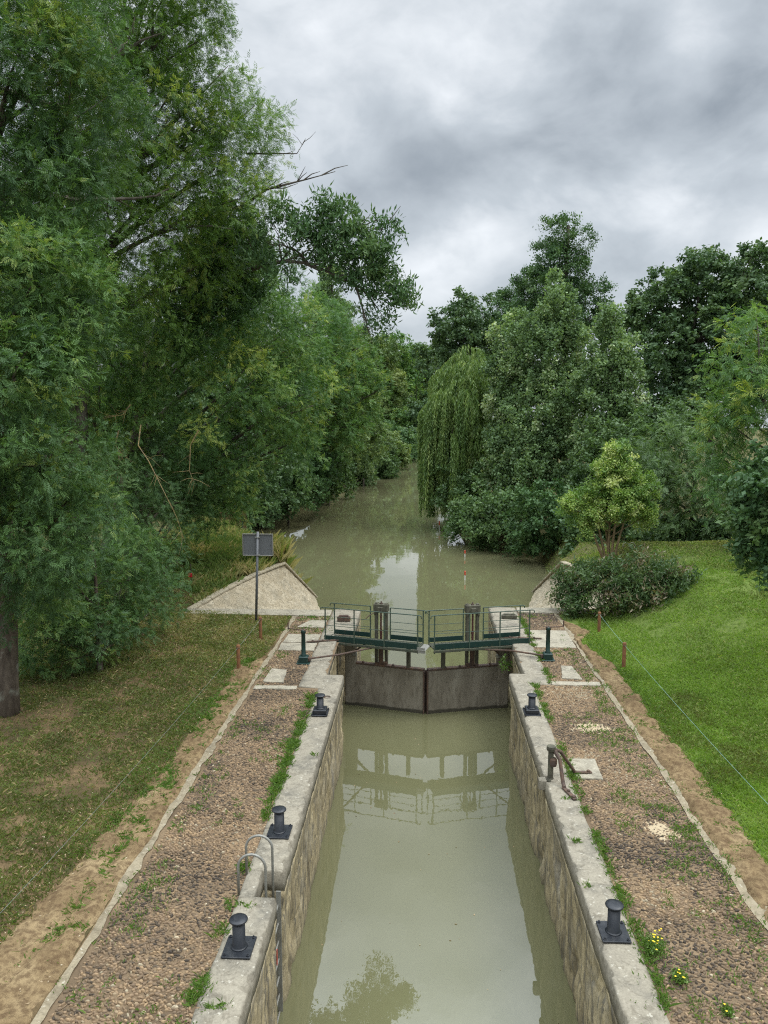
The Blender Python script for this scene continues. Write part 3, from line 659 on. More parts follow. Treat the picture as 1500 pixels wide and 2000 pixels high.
for sgn, p, q, lb in ((-1, (-3.35, 21.62, .06), (-2.2, 21.9, .06), 'flat rusty anchor strap lying on the left stone slabs by the gate'), (1, (2.45, 22.35, .06), (3.55, 22.3, .06), 'flat rusty anchor strap lying on the right stone slabs by the gate')):
    mb = MB().bar(p, q, .07, .028, bev=.005)
    for t in (.15, .4, .8): c = Vector(p).lerp(Vector(q), t); mb.lathe(c, [(.03, .012), (.03, .035), (.015, .045)], 8)
    tag(mb.build('anchor_strap', M['rust']), lb, 'iron strap', 'gate anchor straps')
tag(MB().box((-2.5, 24.0, .12), (.42, .14, .16), .02).box((-2.5, 24.0, .22), (.3, .1, .04), .01).build('timber_block', M['rust']), 'reddish brown block lying on the slab behind the left gate railing', 'block')
tag(MB().box((2.85, 24.6, .1), (.5, .16, .13), .02).box((2.85, 24.6, .18), (.36, .1, .04), .01).build('stone_block', M['gearsteel']), 'grey brown block lying on the slab behind the right gate railing', 'block')

# ------------------------------------------------------------------ bollards
def bollard(loc, label, thick):
    root = thing('bollard', loc, label, 'bollard', 'black mooring bollards on the coping'); b = Vector(loc)
    if thick: bp = MB().box(b + Vector((0, 0, .012)), (.36, .4, .024), .005).box(b + Vector((0, 0, .07)), (.29, .3, .095), .012).build('base_plate', M['iron'], root); zt = .12
    else: bp = MB().box(b + Vector((0, 0, .014)), (.36, .40, .026), .005).build('base_plate', M['iron'], root); zt = .027
    h = .27 if thick else .34
    MB().lathe(b, [(.105, zt), (.092, zt + .008), (.08, zt + .02), (.078, zt + h)], 24).build('post', M['iron'], root, True)
    MB().lathe(b, [(.085, zt + h - .015), (.112, zt + h + .008), (.116, zt + h + .018), (.11, zt + h + .03), (.06, zt + h + .036), (.01, zt + h + .037)], 28).build('cap', M['iron'], root, True)
    for sx in (-1, 1):
        for sy in (-1, 1):
            k = (.16, .18) if thick else (.145, .165)
            MB().lathe(b + Vector((sx * k[0], sy * k[1], .024)), [(.02, 0), (.02, .014), (.011, .016), (.011, .03)], 6).build('bolt', M['iron'], root)
    return root
b0 = bollard((-2.235, 8.68, .045), 'black bollard nearest on the left coping, before the ladder hoops', False)
copy_tree(b0, (-2.23, 11.35, .045), None, 'black bollard just behind the ladder hoops on the left coping')
copy_tree(b0, (2.47, 9.2, .045), None, 'black bollard beside the yellow flowers on the right coping')
b1 = bollard((-2.24, 16.3, .04), 'small black bollard on a block base at the far end of the left coping', True)
copy_tree(b1, (2.46, 16.55, .04), None, 'small black bollard on a block base at the far end of the right coping')

# ladder with two hand hoops
root = thing('ladder', (-2.2, 10.0, 0), 'grey steel ladder with two arched hand hoops set in the left lock wall', 'ladder')
def hoop(y0):
    pts = []; xa, xb = -2.50, -2.12; r_ = (xb - xa) / 2
    pts += [(xa, y0, -.02), (xa, y0, .44)]
    for k in range(1, 12):
        a = math.pi - math.pi * k / 12; pts.append(((xa + xb) / 2 + r_ * math.cos(a), y0, .44 + r_ * 1.0 * math.sin(a)))
    pts += [(xb, y0, .44), (xb, y0, -.75)]
    return MB().tube(pts, .0185, 10)
hoop(9.76).build('hand_hoop', M['galv'], root, True); hoop(10.24).build('hand_hoop', M['galv'], root, True)
for y0 in (9.79, 10.22): MB().box((-2.04, y0, -1.45), (.075, .018, 2.5), .003).build('stile', M['galv'], root)
for k in range(8): MB().tube([(-2.05, 9.79, -.42 - k * .28), (-2.05, 10.22, -.42 - k * .28)], .014, 8).build('rung', M['galv'], root)
MB().box((-2.0, 9.84, -.95), (.012, .03, .24), .003).build('red_mark', M['markred'], root)

# old iron bracket
root = thing('iron_bracket', (2.36, 13.42, .02), 'weathered iron post with two bent strap legs on the right coping', 'iron bracket')
MB().lathe((2.36, 13.42, -.1), [(.085, 0), (.075, .12), (.052, .16), (.05, .66), (.075, .68), (.085, .72), (.08, .76), (.05, .765)], 12).build('post', M['gearsteel'], root)
MB().lathe((2.40, 13.39, .3), [(.06, 0), (.07, .04), (.07, .12), (.05, .15)], 10).build('collar', M['rust'], root)
MB().tube([(2.40, 13.44, .6), (2.55, 13.5, .52), (2.72, 13.58, .26), (2.85, 13.66, .06)], [.035, .032, .03, .03], 8).bar((2.83, 13.66, .06), (3.16, 13.68, .055), .07, .03, bev=.006).lathe((3.1, 13.68, .06), [(.035, 0), (.035, .03), (.02, .04)], 6).build('strap_leg', M['rust'], root)
MB().tube([(2.42, 13.4, .58), (2.5, 13.3, .46), (2.53, 13.1, .12), (2.54, 13.02, .075)], [.04, .034, .034, .034], 8).bar((2.53, 13.05, .062), (2.66, 12.62, .06), .075, .035, bev=.006).lathe((2.64, 12.68, .07), [(.04, 0), (.04, .03), (.02, .04)], 6).lathe((2.59, 12.88, .07), [(.03, 0), (.03, .03), (.02, .04)], 6).build('strap_leg', M['rust'], root)
MB().box((2.22, 13.42, -.06), (.14, .16, .2), .02).build('wall_block', M['coping'], root)
tag(MB().tube([(-2.2 + .07 * math.cos(a), 17.25 + .07 * math.sin(a), .05) for a in np.linspace(0, 5.6, 12)], .012, 6).build('mooring_ring', M['rust']), 'small rusty ring lying on the left coping beyond the far bollard', 'ring')

# ------------------------------------------------------------------ posts, strings, sign, markers
def wpost(p, h, label, r_=.05):
    root = thing('wooden_post', p, label, 'post', 'short round wooden posts'); b = Vector(p)
    MB().lathe(b, [(r_ * 1.02, -.2), (r_, 0), (r_ * .98, h - .02), (r_ * .8, h)], 12).build('shaft', M['wood'], root, True)
    MB().tube([b + Vector((r_ * 1.05 * math.cos(a), r_ * 1.05 * math.sin(a), h - .07)) for a in np.linspace(0, 6.1, 12)], .008, 5).build('tie', M['rust'], root)
    return b + Vector((0, 0, h - .07))
l1 = wpost((-4.78, 22.0, .0), .68, 'brown wooden post beside the sign pole'); l2 = wpost((-4.77, 19.2, .0), .68, 'brown wooden post at the end of the left soil strip')
r1 = wpost((5.45, 23.3, float(zright(5.45, 23.3))), .62, 'brown wooden post by the shrub on the right'); r2 = wpost((5.32, 19.85, 0), .7, 'brown wooden post on the edge of the bright lawn, tied with pale string')
l3 = wpost((-5.3, 6.2, 0), .6, 'brown wooden post holding the near end of the left string'); r3 = wpost((5.6, 7.6, 0), .62, 'brown wooden post holding the near end of the right string')
def string(a, b, sag, mat, label, r_=.006):
    pts = [a.lerp(b, t) - Vector((0, 0, sag * 4 * t * (1 - t))) for t in np.linspace(0, 1, 24)]
    tag(MB().tube(pts, r_, 5).build('string', M[mat]), label, 'string', 'strings between the wooden posts')
string(l2, l3, .12, 'stringg', 'thin grey string running low over the left lawn edge', .0026); string(r2, r3, .1, 'stringc', 'pale turquoise string running over the bright right lawn', .0032)
string(l1, l2, .02, 'stringg', 'thin grey string between the two left wooden posts', .004); string(r1, r2, .02, 'stringc', 'pale turquoise string between the two right wooden posts', .004)
sb = Vector((-5.36, 24.0, float(zleft(-5.36, 24.0))))
root = thing('sign', sb, 'grey back of a rectangular sign on a leaning steel pole', 'sign')
top = sb + Vector((.12, .0, 2.93))
MB().tube([sb - Vector((0, 0, .2)), top], .042, 12).build('pole', M['signpole'], root, True)
pc = sb + Vector((.105, .03, 2.5)); mb = MB().box(pc + Vector((0, .03, 0)), (.98, .025, .7), .01)
panel = mb.build('panel', M['signgrey'], root)
mb = MB()
for dx, dz, sx, sz in ((0, .345, .98, .03), (0, -.345, .98, .03), (.482, 0, .03, .66), (-.482, 0, .03, .66)): mb.box(pc + Vector((dx, .005, dz)), (sx, .04, sz), .008)
mb.build('rim', M['galv'], panel)
for dz in (.25, -.33): MB().box(pc + Vector((0, -.03, dz)), (.14, .1, .035), .005).build('clamp', M['galv'], root)
def marker(px, py, h, label, group='red and white marker stakes in the water'):
    p = atz(px, py, WATER); root = thing('channel_marker', p, label, 'marker', group)
    MB().lathe(p, [(.028, -.8), (.028, h * .55)], 8).build('pole', M['white'], root); MB().lathe(p, [(.045, h * .55), (.045, h * .95), (.02, h)], 8).build('red_top', M['markred'], root)
marker(908, 1088, .42, 'farther of the two thin red topped stakes in open water'); marker(908, 1133, .5, 'nearest thin red topped stake in open water'); marker(858, 1036, .75, 'red topped stake at the foot of the willow')
p = atz(710, 950, WATER); tag(MB().lathe(p, [(.12, -.6), (.11, .9), (.07, 1.0)], 8).build('mooring_stake', M['bark']), 'dark stake standing in the water along the far left bank', 'stake')
p = atz(374, 1150); zt = float(zleft(p.x, p.y)); root = thing('lantern_stake', (p.x, p.y, zt), 'small bright red box on a dark stake under the ash branches', 'marker')
MB().lathe((p.x, p.y, zt), [(.02, -.1), (.018, .95)], 6).build('stake', M['bark'], root); MB().box((p.x - .03, p.y - .03, zt + .52), (.16, .05, .17), .01).build('red_box', M['red'], root)
# fence panel and green post on the left bank
fp = aty(458, 1050, 42); root = thing('board_fence', fp, 'brown upright board fence half hidden behind the sign', 'fence')
mb = MB()
for k in range(9): mb.box(fp + Vector((-.75 + k * .17, random.uniform(-.01, .01), .45)), (.155, .03, 2.0 + random.uniform(-.05, .05)), .006)
mb.build('boards', M['plank'], root); MB().box(fp + Vector((-.07, .04, .9)), (1.6, .05, .09), .005).build('rail', M['plank'], root)
gp = aty(474, 1060, 41); tag(MB().lathe(gp - Vector((0, 0, .5)), [(.05, 0), (.05, 1.9), (.03, 1.95)], 10).build('green_post', M['green']), 'slim dark green post beside the board fence', 'post')
hp = aty(1222, 1078, 30.5); mb = MB()
for dx in (0, .24): mb.tube([(hp.x + dx + .13 * math.cos(a), 30.5, 1.45 + .16 * math.sin(a)) for a in np.linspace(0, math.pi, 10)], .012, 6)
tag(mb.build('wire_hoop', M['galv']), 'pair of low grey wire hoops on the grass beside the yellow-green tree', 'hoop')

# ------------------------------------------------------------------ grass and weeds
def blades(name, x, y, z, h, w, lean, mat, tint):
    n = len(x); a = RNG.uniform(0, 2 * math.pi, n); l = RNG.normal(0, lean, (n, 2))
    b0_ = np.stack([x - np.cos(a) * w, y - np.sin(a) * w, z - .01], 1); b1_ = np.stack([x + np.cos(a) * w, y + np.sin(a) * w, z - .01], 1)
    mid = np.stack([x + l[:, 0] * h * .35 + np.cos(a) * w * .7, y + l[:, 1] * h * .35 + np.sin(a) * w * .7, z + h * .6], 1); tip = np.stack([x + l[:, 0] * h, y + l[:, 1] * h, z + h * RNG.uniform(.75, 1, n)], 1)
    V = np.stack([b0_, b1_, mid, tip], 1).reshape(-1, 3); Q = np.arange(4 * n).reshape(n, 4)
    return tag(mesh_np(name, V, Q, M[mat], tint=np.repeat(tint, 4)), kind='stuff')
def scatter(x0, x1, y0, y1, dens):
    n = int((x1 - x0) * (y1 - y0) * dens); return RNG.uniform(x0, x1, n), RNG.uniform(y0, y1, n)
# right lawn
xs, ysc = [], []
for (a, b, c, d, de) in ((4.7, 8, 8, 14, 2600), (4.7, 10.5, 14, 20, 1700), (4.7, 13, 20, 27, 1000), (6.2, 16, 27, 34, 500), (6.4, 18, 34, 46, 220)):
    q = scatter(a, b, c, d, de); xs.append(q[0]); ysc.append(q[1])
x = np.concatenate(xs); y = np.concatenate(ysc); e_ = np.array([ro(v) for v in np.arange(5, 47, .1)])
edge = np.where(y < 24, np.interp(y, np.arange(5, 47, .1), e_), ip(XRP, y) + .15)
k = (x > edge + RNG.normal(0, .10, len(x)) - .02) & ~((y > 24) & (y < 27) & (x < 5)); bare = fbm(x * .8, y * .8, 33, 3); k &= (bare < .63) | (RNG.random(len(x)) < .25) | (y < 20)
x, y = x[k], y[k]; far_ = sst((y - 24) / 8)
t = np.clip(.5 + 1.0 * (fbm(x * 1.3, y * 1.3, 6, 3) - .5) + .8 * (fbm(x * .35, y * .35, 16, 2) - .5) + RNG.normal(0, .17, len(x)) - .25 * far_, 0, .9); dry = RNG.random(len(x)) < .04 + .4 * far_; t[dry] = RNG.uniform(.9, 1, dry.sum())
blades('lawn_grass', x, y, zright(x, y), RNG.uniform(.03, .085, len(x)) * (1 + .3 * far_), .004 + .0035 * (y / 20), .6, 'grass', t)
# left lawn: worn and patchy
xs, ysc = [], []
for (a, b, c, d, de) in ((-9, -4.7, 7.5, 12, 1500), (-11, -4.7, 12, 18, 1200), (-13, -4.3, 18, 25, 1100), (-18, -6.2, 25, 36, 420)):
    q = scatter(a, b, c, d, de); xs.append(q[0]); ysc.append(q[1])
x = np.concatenate(xs); y = np.concatenate(ysc); e_ = np.array([lo(v) for v in np.arange(5, 47, .1)])
edge = np.where(y < 20, np.interp(y, np.arange(5, 47, .1), e_), np.where(y < 25, -4.22, ip(XLP, y) - .15))
cover = .5 * fbm(x * 1.1, y * 1.1, 51, 3) + .5 * fbm(x * 3.2, y * 3.2, 52, 3) + .15 * sst((y - 14) / 8) - .10 * sst((-6.5 - x) / 3) * sst((18 - y) / 3) + .1 * sst((x + 6.3) / 1.0)
k = (x < edge + RNG.normal(0, .07, len(x)) + .03) & ((cover + RNG.normal(0, .05, len(x)) > .47) | (RNG.random(len(x)) < .16)); x, y = x[k], y[k]
t = np.clip(.45 + .9 * (fbm(x * 1.5, y * 1.5, 9, 3) - .5) + RNG.normal(0, .14, len(x)) + .36 * sst((y - 17) / 5), 0, .95); t[RNG.random(len(x)) < .06] = 1
blades('worn_shaded_grass', x, y, zleft(x, y), RNG.uniform(.03, .075, len(x)), .004 + .0035 * (y / 20), .8, 'grass_shade', t)
# weeds: along the coping, in the cobbles, on the soil strips
X_, Y_, H_ = [], [], []
def tufts(x, y, n, sx, sy, h):
    for a, b in zip(x, y):
        k = max(3, int(n * random.uniform(.5, 1.5))); X_.append(RNG.normal(a, sx, k)); Y_.append(RNG.normal(b, sy, k)); H_.append(RNG.uniform(h * .5, h * 1.3, k))
yy = RNG.uniform(7, 18, 420); kk = fbm(yy * 1.6, 1.5, 0, 3) > .46; yy = yy[kk]; tufts(-2.56 + RNG.normal(0, .035, len(yy)), yy, 14, .04, .05, .055)
yy = RNG.uniform(12.5, 18.2, 120); kk = fbm(yy * 2.6, 21.5, 0, 3) > .5; yy = yy[kk]; tufts(-2.6 + RNG.normal(0, .05, len(yy)), yy, 12, .05, .05, .08)
yy = RNG.uniform(7, 25, 460); kk = fbm(yy * 1.6, 7.5, 0, 3) > .47; yy = yy[kk]; tufts(np.where(yy < 18.45, 2.78, 3.24) + RNG.normal(0, .035, len(yy)), yy, 13, .04, .05, .05)
for (cx, cy, sx, sy, m_) in ((-3.75, 9.6, .18, .5, 46), (-3.85, 12.4, .14, .5, 22), (-3.95, 14.5, .1, 1.0, 22), (-3.3, 15.4, .2, .3, 14), (-3.0, 16.6, .15, .2, 10), (-3.1, 12.0, .1, .3, 6), (-3.0, 14.2, .1, .25, 10), (-3.5, 7.8, .3, .4, 16), (-2.9, 7.4, .2, .3, 12),
                             (-3.5, 23.0, .4, .25, 26), (-3.3, 24.35, .5, .15, 34), (-3.9, 20.6, .1, .2, 8), (-4.0, 19.0, .08, .6, 8), (4.2, 17, .1, 1.4, 50), (4.1, 14.8, .2, .7, 36), (3.75, 15.3, .15, .25, 22), (3.4, 16.3, .2, .3, 16), (3.5, 12.9, .12, .2, 14), (3.3, 11.9, .1, .15, 10),
                             (3.95, 12.4, .35, .15, 26), (4.2, 11.3, .15, .4, 40), (3.9, 10.8, .25, .3, 22), (4.3, 9.7, .12, .5, 30), (4.0, 8.6, .25, .4, 26), (3.2, 8.1, .25, .3, 18), (3.6, 9.6, .3, .4, 12), (3.6, 20.9, .3, .2, 10), (4.2, 20.5, .12, 1.2, 22), (3.6, 24.9, .4, .4, 16)):
    tufts(RNG.normal(cx, sx, m_), RNG.normal(cy, sy, m_), 11, .06, .05, .04)
yy = RNG.uniform(8.5, 20, 260); kk = fbm(yy * .8, 4.2, 0, 3) > .42; yy = yy[kk]; tufts(-4.62 + RNG.normal(0, .12, len(yy)), yy, 18, .06, .08, .075)
yy = RNG.uniform(7, 23, 520); kk = fbm(yy * .8, 14.2, 0, 3) > .40; yy = yy[kk]; tufts(4.98 + RNG.normal(0, .2, len(yy)), yy, 16, .07, .08, .04)
for (a, b) in ((-2.3, 9.5), (-2.42, 9.55), (-2.2, 7.75), (-2.35, 7.72), (-2.1, 14.2), (2.42, 11.35), (2.5, 12.7), (2.36, 10.2), (2.5, 7.6)): tufts([a], [b], 34, .04, .03, .05)
for (a, b, c, d, n_) in ((-5.4, -4.3, 7, 20, 9000), (4.65, 5.45, 7, 24, 9000)):
    x, y = RNG.uniform(a, b, n_), RNG.uniform(c, d, n_); k = fbm(x * 2.2, y * 1.1, 81, 3) + .12 * sst((y - 11) / 4) > .56; X_.append(x[k]); Y_.append(y[k]); H_.append(RNG.uniform(.02, .055, k.sum()))
x, y, h = [np.concatenate(q) for q in (X_, Y_, H_)]; k = (x < -4.3) | (x > 4.6)
z = np.where(x < -4.3, zleft(x, y), np.where(x > 4.6, zright(x, y), .02)) + .01
blades('weeds', x, y, z, h, .0055 + .003 * (y / 20), .8, 'weed', np.clip(RNG.normal(.45, .22, len(x)), 0, 1))
# tall rough grass on the left bank and at the right ridge
x, y = scatter(-13, -6.0, 25.6, 42, 420); k = (x < ip(XLP, y) - .1) & (fbm(x * .7, y * .7, 61, 3) + .1 * sst((y - 29) / 4) > .46); x, y = x[k], y[k]
blades('tall_grass', x, y, zleft(x, y), RNG.uniform(.12, .6, len(x)) * (.4 + .6 * sst((y - 26) / 5)), .014, .35, 'strawgrass', np.clip(RNG.normal(.34, .2, len(x)) + 1.3 * (fbm(x * .8, y * .8, 71, 3) - .45), 0, 1))
x, y = scatter(-7.3, -6.2, 33.2, 37.2, 500); blades('tall_grass', x, y, zleft(x, y), RNG.uniform(.3, 1.25, len(x)), .014, .3, 'strawgrass', np.clip(RNG.normal(.72, .2, len(x)), 0, 1))
# fallen leaves and straw on the lawn, soil and water
def litter(name, x, y, z, s_, mat, tint):
    n = len(x); a = RNG.uniform(0, 6.28, n); X = np.stack([np.cos(a) * s_, np.sin(a) * s_, RNG.normal(0, .2, n) * s_], 1); Y = np.stack([-np.sin(a) * s_ * .5, np.cos(a) * s_ * .5, RNG.normal(0, .2, n) * s_], 1)
    T = np.array([(-1, 0, 0), (0, -1, 0), (1, 0, 0), (0, 1, 0)], float); P = np.stack([x, y, z], 1)
    return tag(mesh_np(name, inst(P, X, Y, X * 0, T), inst_faces(n, 4, [(0, 1, 2, 3)]), M[mat], tint=np.repeat(tint, 4)), kind='stuff')
M['litter'] = leafmat('fallen_leaves', g((0, (0.120, 0.070, 0.035)), (.5, (0.300, 0.210, 0.110)), (1, (.42, .35, .24))), .1, .7)
x = np.concatenate([RNG.uniform(-6.2, -4.3, 600), RNG.uniform(-11, -4.6, 900), RNG.uniform(4.6, 5.4, 200)]); y = np.concatenate([RNG.uniform(7, 12, 600), RNG.uniform(8, 24, 900), RNG.uniform(8, 20, 200)])
litter('fallen_leaves', x, y, np.where(x < 0, zleft(x, y), zright(x, y)) + .035, RNG.uniform(.008, .02, len(x)), 'litter', RNG.random(len(x)))
x = np.concatenate([RNG.uniform(-7, 6, 420), RNG.uniform(-1.8, 2.1, 60)]); y = np.concatenate([RNG.uniform(36, 75, 420), RNG.uniform(9, 21, 60)])
k = (x > ip(XLP, y) + .8) & (x < ip(XRP, y) - .8); x, y = x[k], y[k]
litter('floating_leaves', x, y, np.full(len(x), WATER + .006), RNG.uniform(.01, .03, len(x)), 'litter', RNG.uniform(.1, .8, len(x)))

# ------------------------------------------------------------------ foliage generator
def nrm(a): return a / np.maximum(np.linalg.norm(a, axis=1, keepdims=True), 1e-6)
def leaf_ash(pairs=4):
    T, Q = [], []
    def lf(base, ang, ln, w):
        d = np.array([math.sin(ang), math.cos(ang)]); p = np.array([d[1], -d[0]]); b = len(T); zc = -.22 * base[1] ** 2
        for q, zd in ((base, 0), (base + d * ln * .45 + p * w, -.02), (base + d * ln, -.1), (base + d * ln * .45 - p * w, -.02)): T.append((q[0], q[1], zc + zd))
        Q.append((b, b + 1, b + 2, b + 3))
    for i in range(pairs):
        y = .28 + .6 * i / pairs
        for s_ in (-1, 1): lf(np.array([0, y]), s_ * .95, .33 - .03 * abs(i - 1), .05)
    lf(np.array([0, .84]), 0, .38, .045)
    return np.array(T), np.array(Q)
def leaf_clump(n, size, asp=.55, seed=1, sym=1.0):
    r = np.random.default_rng(seed); T, Q = [], []
    for i in range(n):
        c = r.normal(0, .34, 3); d = r.normal(0, 1, 3); d[2] -= .35; d /= np.linalg.norm(d); u = r.normal(0, .55, 3) + np.array([0, 0, 1.0]); s_ = np.cross(d, u); s_ /= np.linalg.norm(s_)
        L_ = size * r.uniform(.7, 1.25); b = len(T)
        for q in (c, c + d * L_ * .5 + s_ * L_ * asp * .5, c + d * L_, c + d * L_ * .5 - s_ * L_ * asp * .5): T.append(q)
        Q.append((b, b + 1, b + 2, b + 3))
    return np.array(T), np.array(Q)
LEAF = {'ash': leaf_ash(4), 'ashs': leaf_ash(3), 'broad': leaf_clump(7, .62, .55, 2), 'pop': leaf_clump(8, .42, .8, 3), 'slim': leaf_clump(8, .7, .3, 4), 'fine': leaf_clump(10, .36, .6, 5)}
def lobe(px, py, rpx, Y, sq=(1, 1, 1)):
    c = aty(px, py, Y); r_ = rpx * math.hypot(Y, c.x) / F; return (np.array(c), np.array([r_ * sq[0], r_ * sq[1], r_ * sq[2]]))
def crown(parent, lobes, leaf, mat, dens, size, per=9, twig=.6, seed=1, droop=.3, cull=.6, hue=.22, name='crown', sub=.42, fill=.25, upright=0.0):
    r = np.random.default_rng(seed); T, Q = LEAF[leaf]; PS, DS, TS = [], [], []
    cen = np.array([l[0] for l in lobes]); rad = np.array([l[1] for l in lobes])
    for li, (c, R) in enumerate(lobes):
        rm = float(np.mean(R)); n_s = max(4, int(dens * 12.57 * rm * rm)); nsub = max(5, int(9 + 5 * rm))
        sd_ = nrm(r.normal(0, 1, (nsub, 3)) + np.array([0, 0, .25])); sc_ = c + sd_ * R * r.uniform(.5, .92, (nsub, 1)); sr = rm * sub * r.uniform(.6, 1.35, nsub); stint = r.normal(0, hue, nsub)
        w = sr ** 2; w = w / w.sum(); k = r.choice(nsub, n_s, p=w); d = nrm(r.normal(0, 1, (n_s, 3)) + np.array([0, 0, .35]) + sd_[k] * .5)
        p = sc_[k] + d * (sr[k] * r.uniform(.25, 1, n_s) ** .5)[:, None]
        inner = r.random(n_s) < fill; p[inner] = c + nrm(r.normal(0, 1, (inner.sum(), 3))) * R * (r.random((inner.sum(), 1)) ** .5) * .8
        kk = np.ones(n_s, bool)
        for lj in range(len(lobes)):
            if lj != li: kk &= ~(((((p - cen[lj]) / rad[lj]) ** 2).sum(1) < .5) & (r.random(n_s) < cull))
        PS.append(p[kk]); DS.append(nrm(d + .45 * nrm(p - c) + r.normal(0, .3, (n_s, 3)) + np.array([0, 0, upright]))[kk]); TS.append(stint[k][kk])
    P = np.concatenate(PS); D = np.concatenate(DS); S_ = np.concatenate(TS); n = len(P)
    # leaves along each twig
    tt = r.uniform(.1, 1, (n, per)); LP = P[:, None, :] + D[:, None, :] * (tt * twig)[..., None] + np.array([0, 0, -1.]) * (droop * twig * tt ** 2)[..., None]
    LP = LP.reshape(-1, 3); m_ = len(LP); LD = np.repeat(D, per, 0)
    y_ = nrm(LD * .6 + r.normal(0, .75, (m_, 3)) + np.array([0, 0, -droop])); up = nrm(r.normal(0, .5, (m_, 3)) + np.array([0, 0, 1.0]) + LD * .4)
    x_ = nrm(np.cross(y_, up)); z_ = np.cross(x_, y_); s_ = (size * r.uniform(.65, 1.3, m_))[:, None]
    tn = np.clip(.46 + np.repeat(S_, per) + r.normal(0, .17, m_), 0, 1)
    o = mesh_np(name, inst(LP, x_ * s_, y_ * s_, z_ * s_, T), inst_faces(m_, len(T), Q), M[mat], parent, tint=np.repeat(tn, len(T)))
    return P
def limb_pts(a, b, bend=.15, n=7, sag=0.0):
    a, b = Vector(a), Vector(b); L_ = (b - a).length; w = Vector((random.uniform(-1, 1), random.uniform(-1, 1), random.uniform(-.2, 1))) * bend * L_
    return [a.lerp(b, t) + w * math.sin(math.pi * t) * .5 + Vector((0, 0, -sag * t * t)) for t in np.linspace(0, 1, n)]
def tree(name, base, top, r0, lobes, leaf, mat, dens, size, label, cat='tree', group=None, bark='bark', stems=None, twigs=2, **kw):
    root = thing(name, base, label, cat, group); base = Vector(base); top = Vector(top); mb = MB()
    tr = limb_pts(base - Vector((0, 0, .4)), top, .05, 10); mb.tube(tr, [r0 * (1.25 if i == 0 else 1 - .72 * i / 9) for i in range(10)], 10)
    for c, R in lobes:
        c = Vector(c); k = min(range(2, 10), key=lambda i: abs(tr[i].z - (c.z - .55 * (c - tr[i]).length)))
        L_ = (c - tr[k]).length; rr = min(r0 * .5, .03 + .02 * L_); lp = limb_pts(tr[k], c, .12, 7); mb.tube(lp, [rr * (1 - .8 * i / 6) for i in range(7)], 6)
        for j in range(twigs):
            e_ = c + Vector((random.uniform(-1, 1) * R[0], random.uniform(-1, 1) * R[1], random.uniform(-.4, 1) * R[2])) * .8
            mb.tube(limb_pts(lp[random.choice((3, 4, 5))], e_, .15, 5), [rr * .4, rr * .32, rr * .25, rr * .18, rr * .08], 4)
    if stems:
        for s_ in stems: mb.tube(*s_)
    mb.build('trunk', M[bark], root, True); crown(root, lobes, leaf, mat, dens, size, **kw); return root
def LB(lst, **k): return [lobe(*q, **k) for q in lst]
gl = lambda x, y: float(zleft(x, y)); gr_ = lambda x, y: float(zright(x, y))

# ---- left bank
ash1 = LB([(60, 560, 105, 15.5), (30, 740, 110, 14.6), (90, 890, 100, 14.6), (60, 1020, 95, 14.8), (135, 1010, 70, 15.2), (40, 1130, 80, 15.6), (30, 400, 115, 16.5), (150, 250, 120, 18), (20, 150, 130, 17),
           (120, 40, 120, 18), (-70, 620, 150, 15.5), (-90, 900, 150, 15.5), (-60, 250, 150, 16), (140, 640, 80, 16.5), (20, 860, 90, 14.4)])
tree('ash_tree', (-9.18, 15.9, gl(-9.2, 15.9)), (-9.9, 16.8, 10.5), .23, ash1, 'ash', 'ash', 20, .20, 'near ash tree with bare leaning trunk at the left edge', bark='ashbark', seed=21, twigs=3, droop=.12, twig=.5, hue=.3, sub=.31, fill=.12)
ash1b = LB([(110, 1295, 42, 18.5), (175, 1255, 52, 18.5), (70, 1240, 50, 18), (150, 1150, 80, 19), (240, 1215, 45, 20), (250, 1130, 70, 20.5), (300, 1190, 38, 22), (130, 1225, 40, 18.8)])
tree('young_ash', (-8.3, 18.8, gl(-8.3, 18.8)), (-8.4, 19, 3.2), .09, ash1b, 'ash', 'ash', 20, .20, 'low leafy young ash drooping to the lawn behind the near trunk', bark='ashbark', seed=23, fill=.3, droop=.12, twig=.5, hue=.26)
ash2 = LB([(330, 60, 120, 25), (230, 150, 130, 25), (375, 190, 95, 26), (300, 290, 135, 25), (420, 330, 100, 27), (380, 420, 115, 26), (230, 420, 130, 25), (250, 550, 120, 26), (120, 500, 120, 25), (390, 520, 90, 28), (385, 20, 50, 26),
           (110, 350, 120, 24), (200, -20, 150, 25), (330, -90, 110, 25), (290, 220, 70, 26), (180, 300, 80, 26), (330, 360, 80, 26.5), (270, 90, 70, 27), (460, 250, 70, 27.5)])
root = tree('tall_ash', (-12.4, 26.5, gl(-12.4, 26.5)), (-11.6, 26, 17), .42, ash2, 'ash', 'ash2', 10.5, .22, 'tall ash filling the upper left corner of the view', bark='bark', seed=31, twigs=3, droop=.12, twig=.5, hue=.26, sub=.38, fill=.24)
ash2s = LB([(485, 205, 32, 27.5), (525, 260, 30, 27.5), (462, 155, 22, 27.5), (530, 320, 28, 27.5), (490, 320, 40, 27.5), (470, 380, 35, 27.5), (425, 110, 22, 26), (408, 60, 18, 26)])
crown(root, ash2s, 'ashs', 'ash3', 3.6, .22, seed=33, name='crown', fill=.1, twig=.6)
